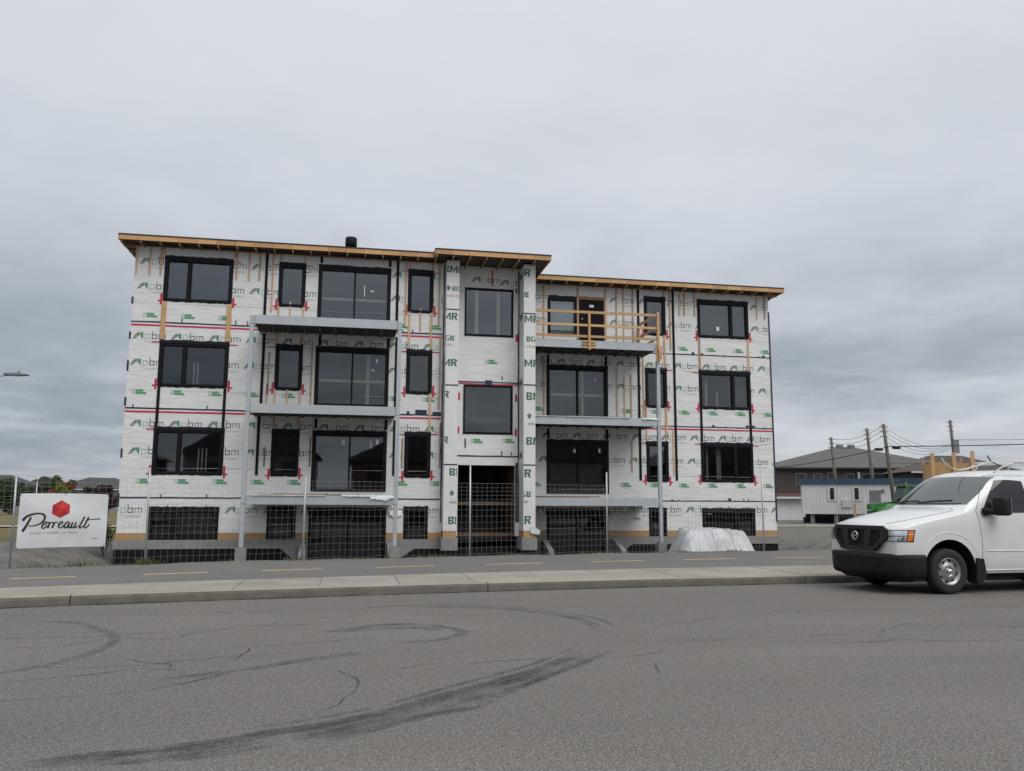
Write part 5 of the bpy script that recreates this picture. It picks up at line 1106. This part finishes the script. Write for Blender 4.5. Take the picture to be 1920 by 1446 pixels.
for e in bm.edges:
    ia, ib = sorted(v.index for v in e.verts)
    ra, rb_ = ia//k, ib//k; ja, jb = ia % k, ib % k
    if ra == rb_ == 5 and 5 <= ja <= 9 and 5 <= jb <= 9: e[cr] = .7
    if ra == rb_ == 0: e[cr] = .55
    if ja == jb and ja in (4, 10) and ra <= 4: e[cr] = .55
    if ja == jb and ja in (3, 11) and ra >= 4: e[cr] = .3
    if ra == rb_ == nsec-1: e[cr] = .6
    if ja == jb and ja in (0, 14): e[cr] = .6
    if ja == jb and ja in (5, 9) and ra <= 4: e[cr] = .25
bm.to_mesh(me); bm.free()
me.materials.append(MAT['van_paint']); me.materials.append(MAT['van_void'])
bo = bpy.data.objects.new('body', me); COL.objects.link(bo)
sb = bo.modifiers.new('s', 'SUBSURF'); sb.levels = 3; sb.render_levels = 3
cut = []
for x in (-.06, -3.71):
    for y in (.86, -.86):
        cm = MB().lathe([(0,-.36),(.50,-.36),(.545,.0),(.55,.36),(0,.36)] if y > 0 else [(0,-.36),(.55,-.36),(.545,0),(.50,.36),(0,.36)], 40, 'y', (x, y, .395)).mesh('cut', ['van_paint', 'van_void'])
        for p in cm.polygons: p.material_index = 1
        co = bpy.data.objects.new('cut', cm); COL.objects.link(co); cut.append(co)
        bb = bo.modifiers.new('b', 'BOOLEAN'); bb.object = co; bb.operation = 'DIFFERENCE'; bb.solver = 'EXACT'
bpy.context.view_layer.update()
ev = bo.evaluated_get(bpy.context.evaluated_depsgraph_get()); me2 = bpy.data.meshes.new_from_object(ev)
bpy.data.objects.remove(bo)
for c in cut: bpy.data.objects.remove(c)
for p in me2.polygons: p.use_smooth = True
me2.set_sharp_from_angle(angle=R(50))
body = O('body', me2, van, local=True)
bvh = BVHTree.FromPolygons([v.co.copy() for v in me2.vertices], [tuple(p.vertices) for p in me2.polygons])
def side(x, z, off=.004):
    h = bvh.ray_cast(Vector((x, 3, z)), Vector((0,-1,0)))
    return h[0]+h[1]*off if h[0] else Vector((x, 1.0, z))
def front(y, z, off=.004):
    h = bvh.ray_cast(Vector((4, y, z)), Vector((-1,0,0)))
    return h[0]+h[1]*off if h[0] else Vector((.9, y, z))
def topc(x, y, off=.004):
    h = bvh.ray_cast(Vector((x, y, 4)), Vector((0,0,-1)))
    return h[0]+h[1]*off
def patch(name, quad, fn, mat, parent, n=10, mq=8, off=.004, rnd=0.0):
    """surface patch over a quadrilateral given in the casting plane's coordinates, corners rounded"""
    vs_ = []
    for j in range(mq+1):
        for i in range(n+1):
            u, v = i/n, j/mq
            if rnd:
                cu, cv = u*2-1, v*2-1; m_ = max(abs(cu), abs(cv)); l_ = math.hypot(cu, cv)
                kk = 1-rnd*(1-m_/l_)*m_**4*1.2 if l_ else 1; u, v = (cu*kk+1)/2, (cv*kk+1)/2
            p = [(quad[0][a]*(1-u)+quad[1][a]*u)*(1-v)+(quad[3][a]*(1-u)+quad[2][a]*u)*v for a in (0, 1)]
            vs_.append(fn(p[0], p[1], off))
    mb = MB(); mb.add(vs_, [(j*(n+1)+i, j*(n+1)+i+1, (j+1)*(n+1)+i+1, (j+1)*(n+1)+i) for j in range(mq) for i in range(n)])
    return mb.build(name, mat, parent, smooth=True, local=True)
def line(name, pts, fn, mat, parent, r=.004, n=8, off=.0015):
    P = catmull([(p[0], p[1], 0) for p in pts], n); return MB().tube([fn(p.x, p.y, off) for p in P], r, 5, cap=False).build(name, mat, parent, local=True)
# windscreen, side glass
ws = patch('windscreen', [(-.915,1.54),(.915,1.54),(.80,2.065),(-.80,2.065)], front, 'van_glass', van, 40, 18, .006, .10)
line('wiper', [(-.1,1.575),(.25,1.60),(.62,1.615)], lambda y, z, o: front(y, z, .02), 'van_black', van, .009); line('wiper', [(-.75,1.575),(-.4,1.60),(-.1,1.605)], lambda y, z, o: front(y, z, .02), 'van_black', van, .009)
line('windscreen_seal', [(-.81,1.56),(-.4,1.558),(0,1.557),(.4,1.558),(.81,1.56)], front, 'van_black', van, .012, 8, .003)
for a in (0, 1):
    fs = (lambda x, z, off=.004: side(x, z, off)) if a == 0 else (lambda x, z, off=.004: (lambda p: Vector((p.x, -p.y, p.z)))(side(x, z, off)))
    patch('door_window', [(-.80,1.42),(-1.86,1.40),(-1.86,1.99),(-1.28,2.0)], fs, 'van_side_glass', van, 32, 22, .011, .14)
    line('door_seam', [(-.70,1.44),(-.735,1.2),(-.76,.9),(-.745,.55),(-.73,.37)], fs, 'seam', van); line('door_seam', [(-1.98,2.09),(-1.98,1.4),(-1.98,.9),(-1.98,.37)], fs, 'seam', van)
    line('door_seam', [(-.70,1.44),(-.92,1.77),(-1.18,2.05),(-1.5,2.09),(-1.98,2.10)], fs, 'seam', van, .005)
    line('side_moulding', [(-.85,.74),(-1.4,.735),(-1.95,.735)], fs, 'van_paint', van, .012, 6, .0); line('side_moulding', [(-2.05,.735),(-2.5,.735),(-3.1,.735)], fs, 'van_paint', van, .012, 6, .0)
    line('sill_moulding', [(-.72,.40),(-1.6,.40),(-3.05,.40)], fs, 'van_paint', van, .014, 8, .0)
    line('wheel_arch_lip', [(.52,.72),(.43,.84),(.28,.97),(.08,1.05),(-.12,1.055),(-.34,1.0),(-.52,.88),(-.63,.72)], fs, 'van_paint', van, .014, 8, -.006)
    line('fuel_seam', [(-2.2,1.15),(-2.38,1.15),(-2.38,.98),(-2.2,.98),(-2.2,1.15)], fs, 'seam', van, .003)
    line('rear_window_seam', [(-2.1,1.42),(-3.0,1.42),(-4.8,1.40)], fs, 'seam', van, .003); line('drip_rail', [(-1.55,2.06),(-2.4,2.09),(-4.9,2.08)], fs, 'van_paint', van, .012)
    hd = MB(); p = fs(-1.83, 1.22, .03); hd.bar(p+Vector((.09,0,0)), p+Vector((-.09,0,0)), .035, .04); hd.build('door_handle', 'van_black', van, bevel=.01, local=True)
# bonnet seam
for s in (1, -1):
    line('bonnet_seam', [(.90,.60*s),(.80,.69*s),(.5,.79*s),(.1,.835*s),(-.25,.85*s),(-.34,.82*s),(-.37,.70*s)], topc, 'seam', van, .0045, 8, .001)
# grille with its bars and emblem
gx = lambda y, z: 1.075-.15*(abs(y)/1.0)**2-.05*max(0, (z-.75))
gp = [(-.63,1.165),(.63,1.165),(.73,1.10),(.70,.97),(.40,.735),(-.40,.735),(-.70,.97),(-.73,1.10)]
def gsurf(poly, off, name, mat, parent, thick=.03, sub=1):
    """prism following the curved nose"""
    pp = []
    for i in range(len(poly)):
        a, c = poly[i], poly[(i+1) % len(poly)]; q_ = max(1, int(abs(c[0]-a[0])/.12))
        pp += [(a[0]+(c[0]-a[0])*t_/q_, a[1]+(c[1]-a[1])*t_/q_) for t_ in range(q_)]
    yl = sorted(set(round(p[0], 4) for p in pp)); mb = MB(); bm_ = bmesh.new()
    f = bm_.faces.new([bm_.verts.new((0, y, z)) for y, z in pp])
    y = min(yl)
    while y < max(yl):
        bmesh.ops.bisect_plane(bm_, geom=bm_.verts[:]+bm_.edges[:]+bm_.faces[:], plane_co=(0, y, 0), plane_no=(0, 1, 0)); y += .12
    for v_ in bm_.verts: v_.co.x = gx(v_.co.y, v_.co.z)+off
    ret = bmesh.ops.extrude_face_region(bm_, geom=bm_.faces[:])
    for v_ in [g_ for g_ in ret['geom'] if isinstance(g_, bmesh.types.BMVert)]: v_.co.x -= thick
    bmesh.ops.recalc_face_normals(bm_, faces=bm_.faces)
    me_ = bpy.data.meshes.new(name); bm_.to_mesh(me_); bm_.free(); me_.materials.append(MAT[mat])
    return O(name, me_, parent, local=True)
gr_ = gsurf(gp, .0, 'grille', 'van_void', van, .16)
gsurf([(-.63,1.17),(.63,1.17),(.68,1.10),(-.68,1.10)], .022, 'grille_frame', 'van_grille', gr_, .05)
gsurf([(-.44,.725),(.44,.725),(.52,.80),(-.52,.80)], .020, 'grille_frame', 'van_grille', gr_, .05)
for s in (1, -1):
    gsurf([(.63*s,1.17),(.745*s,1.10),(.715*s,.96),(.43*s,.725),(.42*s,.79),(.60*s,.97),(.58*s,1.10)], .026, 'grille_frame', 'van_grille', gr_, .06)
    gsurf([(.24*s,1.12),(.40*s,1.12),(.33*s,.78),(.20*s,.78)], .018, 'grille_bar', 'van_grille', gr_, .05)
for i in range(4): gsurf([(-.62+.02*i,1.04-.075*i),(.62-.02*i,1.04-.075*i),(.62-.02*i,1.03-.075*i),(-.62+.02*i,1.03-.075*i)], .006, 'grille_slat', 'van_black', gr_, .03)
ex = gx(0, .99)+.03
rg_ = MB(); rg_.lathe([(.062,-.008),(.075,-.012),(.085,0),(.075,.012),(.062,.008),(.062,-.008)], 28, 'x', (ex, 0, .985)); rg_.build('emblem_ring', 'chrome', gr_, True, local=True)
MB().box(ex-.005, ex+.016, -.098, .098, .968, 1.002).build('emblem_bar', 'chrome', gr_, bevel=.004, local=True)
# headlamps wrapping the corners
def corner(u, z, s, off):
    yc = .90
    y = .66+.335*u
    if y <= yc: a = front(y, z, off)
    else:                                              # turn the corner on to the wing
        xc = front(yc, z, off).x; a = side(xc-.26*((y-yc)/.095)**.8, z, off)
    return Vector((a.x, a.y*s, a.z))
for s in (1, -1):
    def hl(name, u0, u1, z0a, z1a, z0b, z1b, mat, parent, off):
        n_, m_ = 10, 5; vs_ = []
        for j in range(m_+1):
            for i in range(n_+1):
                u = u0+(u1-u0)*i/n_; t_ = i/n_; lo = z0a+(z0b-z0a)*t_; hi = z1a+(z1b-z1a)*t_; vs_.append(corner(u, lo+(hi-lo)*j/m_, s, off))
        mb = MB(); mb.add(vs_, [(j*(n_+1)+i, j*(n_+1)+i+1, (j+1)*(n_+1)+i+1, (j+1)*(n_+1)+i) for j in range(m_) for i in range(n_)]); return mb.build(name, mat, parent, True, local=True)
    h_ = hl('headlamp', .0, 1.0, .895, 1.095, .90, 1.105, 'van_black', van, .006)
    hl('lens', .03, .83, .905, 1.085, .91, 1.09, 'lamp_clear', h_, .012); hl('lens_bar', .05, .80, .985, 1.0, .99, 1.003, 'seam', h_, .016); hl('reflector', .10, .30, .915, .975, .915, .978, 'chrome', h_, .017); hl('reflector', .36, .78, .925, .98, .92, .98, 'chrome', h_, .017); hl('reflector', .12, .68, 1.015, 1.07, 1.02, 1.075, 'chrome', h_, .017)
    hl('side_marker', .85, .97, .91, 1.088, .925, 1.09, 'lamp_amber', h_, .013); hl('marker_strip', .84, .985, 1.022, 1.036, 1.022, 1.036, 'trim_white', h_, .017)
# bumper in plan, swept
plan = [(.46,1.0),(.62,1.0),(.78,.985),(.90,.92),(.985,.78),(1.045,.55),(1.085,.25),(1.095,0)]
plan = plan+[(x, -y) for x, y in plan[-2::-1]]
P = catmull([(x, y, 0) for x, y in plan], 4)
prof = [(-.10,.27),(-.02,.30),(.012,.36),(.018,.50),(.022,.62),(.018,.675),(-.03,.69)]
vs_ = []
for i, p in enumerate(P):
    d = (P[min(i+1, len(P)-1)]-P[max(i-1, 0)]).normalized(); nr = Vector((-d.y, d.x, 0)); nr = nr if nr.x*p.x+nr.y*p.y > 0 else -nr
    lift = .0 if abs(p.y) > .8 else .03
    vs_ += [p+nr*o_+Vector((0, 0, z_+(lift if z_ < .4 else 0))) for o_, z_ in prof]
q_ = len(prof); mb = MB(); mb.add(vs_, [(i*q_+j, i*q_+j+1, (i+1)*q_+j+1, (i+1)*q_+j) for i in range(len(P)-1) for j in range(q_-1)])
bpr = mb.build('bumper', 'van_black', van, True, local=True)
for z0, z1, hw in ((.585, .635, .62), (.495, .545, .58), (.40, .45, .5)):
    vs_ = []
    for i in range(13):
        y = -hw+2*hw*i/12; x_ = 1.12-.13*(abs(y))**2; vs_ += [(x_+.004, y, z0), (x_+.004, y, z1), (x_-.05, y, z1), (x_-.05, y, z0)]
    mb = MB(); mb.add(vs_, [(i*4+j, i*4+(j+1) % 4, (i+1)*4+(j+1) % 4, (i+1)*4+j) for i in range(12) for j in range(4)]+[(0,1,2,3), (48,49,50,51)]); mb.build('bumper_slot', 'van_void', bpr, local=True)
MB().prism([(.95,.31),(.75,.2),(.5,.2),(.5,.33)], lambda x, z: (x, -.75, z), lambda x, z: (x, .75, z)).build('splash_shield', 'van_black', van, local=True)
# wheels
def wheel(x, y, s):
    w = empty('wheel', (x, y, .39)); w.parent = van; w.location = (x, y, .39); w.rotation_euler = (0, 0, 0 if s > 0 else math.pi); 
    MB().lathe([(.235,-.10),(.30,-.115),(.36,-.11),(.385,-.085),(.392,-.03),(.392,.03),(.385,.085),(.36,.11),(.30,.115),(.235,.10)], 48, 'y').build('tyre', 'tyre', w, True, local=True)
    r_ = MB().lathe([(.238,-.1),(.238,.095),(.228,.105),(.215,.085),(.205,.055),(.17,.062),(.12,.078),(.085,.10),(.075,.085),(.0,.088)], 48, 'y').build('rim', 'rim_steel', w, True, local=True)
    for k_ in range(8):
        a = 2*math.pi*(k_+.3)/8; c_ = Vector((math.cos(a)*.178, .0625, math.sin(a)*.178)); t_ = Vector((-math.sin(a), 0, math.cos(a))); rd = Vector((math.cos(a), -.12, math.sin(a)))
        MB().add([c_+t_*.034*math.cos(b_*math.pi/5)+rd*.021*math.sin(b_*math.pi/5)+Vector((0,.002,0)) for b_ in range(10)], [tuple(range(10))]).build('vent_hole', 'van_void', r_, local=True)
    for k_ in range(8):
        a = 2*math.pi*k_/8+.2; MB().lathe([(0,.028),(.009,.026),(.012,0)], 6, 'y', (math.cos(a)*.098, .082, math.sin(a)*.098)).build('lug_nut', 'chrome', r_, local=True)
    MB().lathe([(0,.135),(.035,.13),(.05,.115),(.055,.085)], 20, 'y').build('hub_cap', 'chrome', r_, True, local=True)
for x in (-.04, -3.70):
    for s in (1, -1): wheel(x, .885*s, s)
for s in (1, -1): MB().prism([(-.60,.62),(-.76,.60),(-.80,.30),(-.66,.16),(-.58,.2)], lambda x, z: (x, .80*s, z), lambda x, z: (x, 1.02*s, z)).build('mud_flap', 'van_black', van, local=True)
for y0, y1, x0, x1 in ((-.75, .75, -5.0, .6),): MB().box(x0, x1, y0, y1, .26, .36).build('underbody', 'van_void', van, local=True)
MB().tube([(-.1,-.8,.36),(-.1,.8,.36)], .06, 8).build('axle', 'van_void', van, local=True)
# mirrors
for s in (1, -1):
    mb = bmesh.new(); bmesh.ops.create_cube(mb, size=1)
    for v_ in mb.verts: v_.co = Vector((v_.co.x*.17-1.06+(.03 if v_.co.z > 0 else 0), v_.co.y*.26+1.2, v_.co.z*.33+1.52))
    bmesh.ops.bevel(mb, geom=mb.edges[:], offset=.06, segments=4, profile=.6, affect='EDGES')
    for v_ in mb.verts: v_.co.y *= s
    me_ = bpy.data.meshes.new('mirror'); mb.to_mesh(me_); mb.free(); me_.materials.append(MAT['van_black']); me_.polygons.foreach_set('use_smooth', [True]*len(me_.polygons))
    mi_ = O('mirror', me_, van, local=True); MB().tube([(-.84,.98*s,1.42),(-.95,1.06*s,1.43),(-1.05,1.2*s,1.43)], [.075,.06,.055], 10).build('mirror_arm', 'van_black', mi_, True, local=True)
    MB().box(-1.152, -1.146, 1.09*s if s > 0 else -1.31, 1.31 if s > 0 else -1.09, 1.38, 1.66).build('mirror_glass', 'chrome', mi_, local=True)
    MB().prism([(-.80,1.41),(-.98,1.41),(-.98,1.62)], lambda x, z: side(x, z, .008)*1 if s > 0 else (lambda p: Vector((p.x, -p.y, p.z)))(side(x, z, .008)), lambda x, z: side(x, z, .02) if s > 0 else (lambda p: Vector((p.x, -p.y, p.z)))(side(x, z, .02))).build('mirror_base', 'van_black', mi_, local=True)
# roof rack of bent pale tube
rk = empty('roof_rack', (0, 0, 0)); rk.parent = van; WL[rk] = Vector((0,0,0))
for y in (.3, -.6):
    MB().tube(catmull(([(-.66,y,2.41),(-.73,y,2.32),(-.85,y,2.24),(-1.0,y,2.2),(-1.19,y,2.215)] if y > 0 else [])+([(-1.44,y,2.28),(-1.82,y,2.36)] if y > 0 else [])+[(-2.3,y,2.39),(-3.4,y,2.40),(-4.7,y,2.38)], 5), .014, 8).build('rack_tube', 'van_rack', rk, True, local=True)
    for x in (-2.4, -3.2, -4.5): MB().tube([(x, (.8 if y > 0 else -.8), 2.12), (x, y, 2.38)], .012, 6).build('rack_leg', 'van_rack', rk, local=True)
for x in (-2.4, -3.2, -4.5): MB().tube([(x, -.8, 2.345), (x, .8, 2.345)], .012, 6).build('cross_bar', 'van_rack', rk, local=True)
MB().tube(catmull([(-1.33,.80,2.13),(-1.55,.80,2.24),(-1.8,.8,2.31),(-2.1,.8,2.34),(-4.5,.8,2.33)], 5), .014, 8).build('rack_tube', 'van_rack', rk, True, local=True)
MB().tube([(-1.80,.3,2.36),(-1.72,.3,2.48)], .012, 6).build('clamp', 'van_black', rk, local=True); MB().tube([(-1.80,.32,2.36),(-1.95,.45,2.24)], .012, 6).build('clamp', 'van_black', rk, local=True)
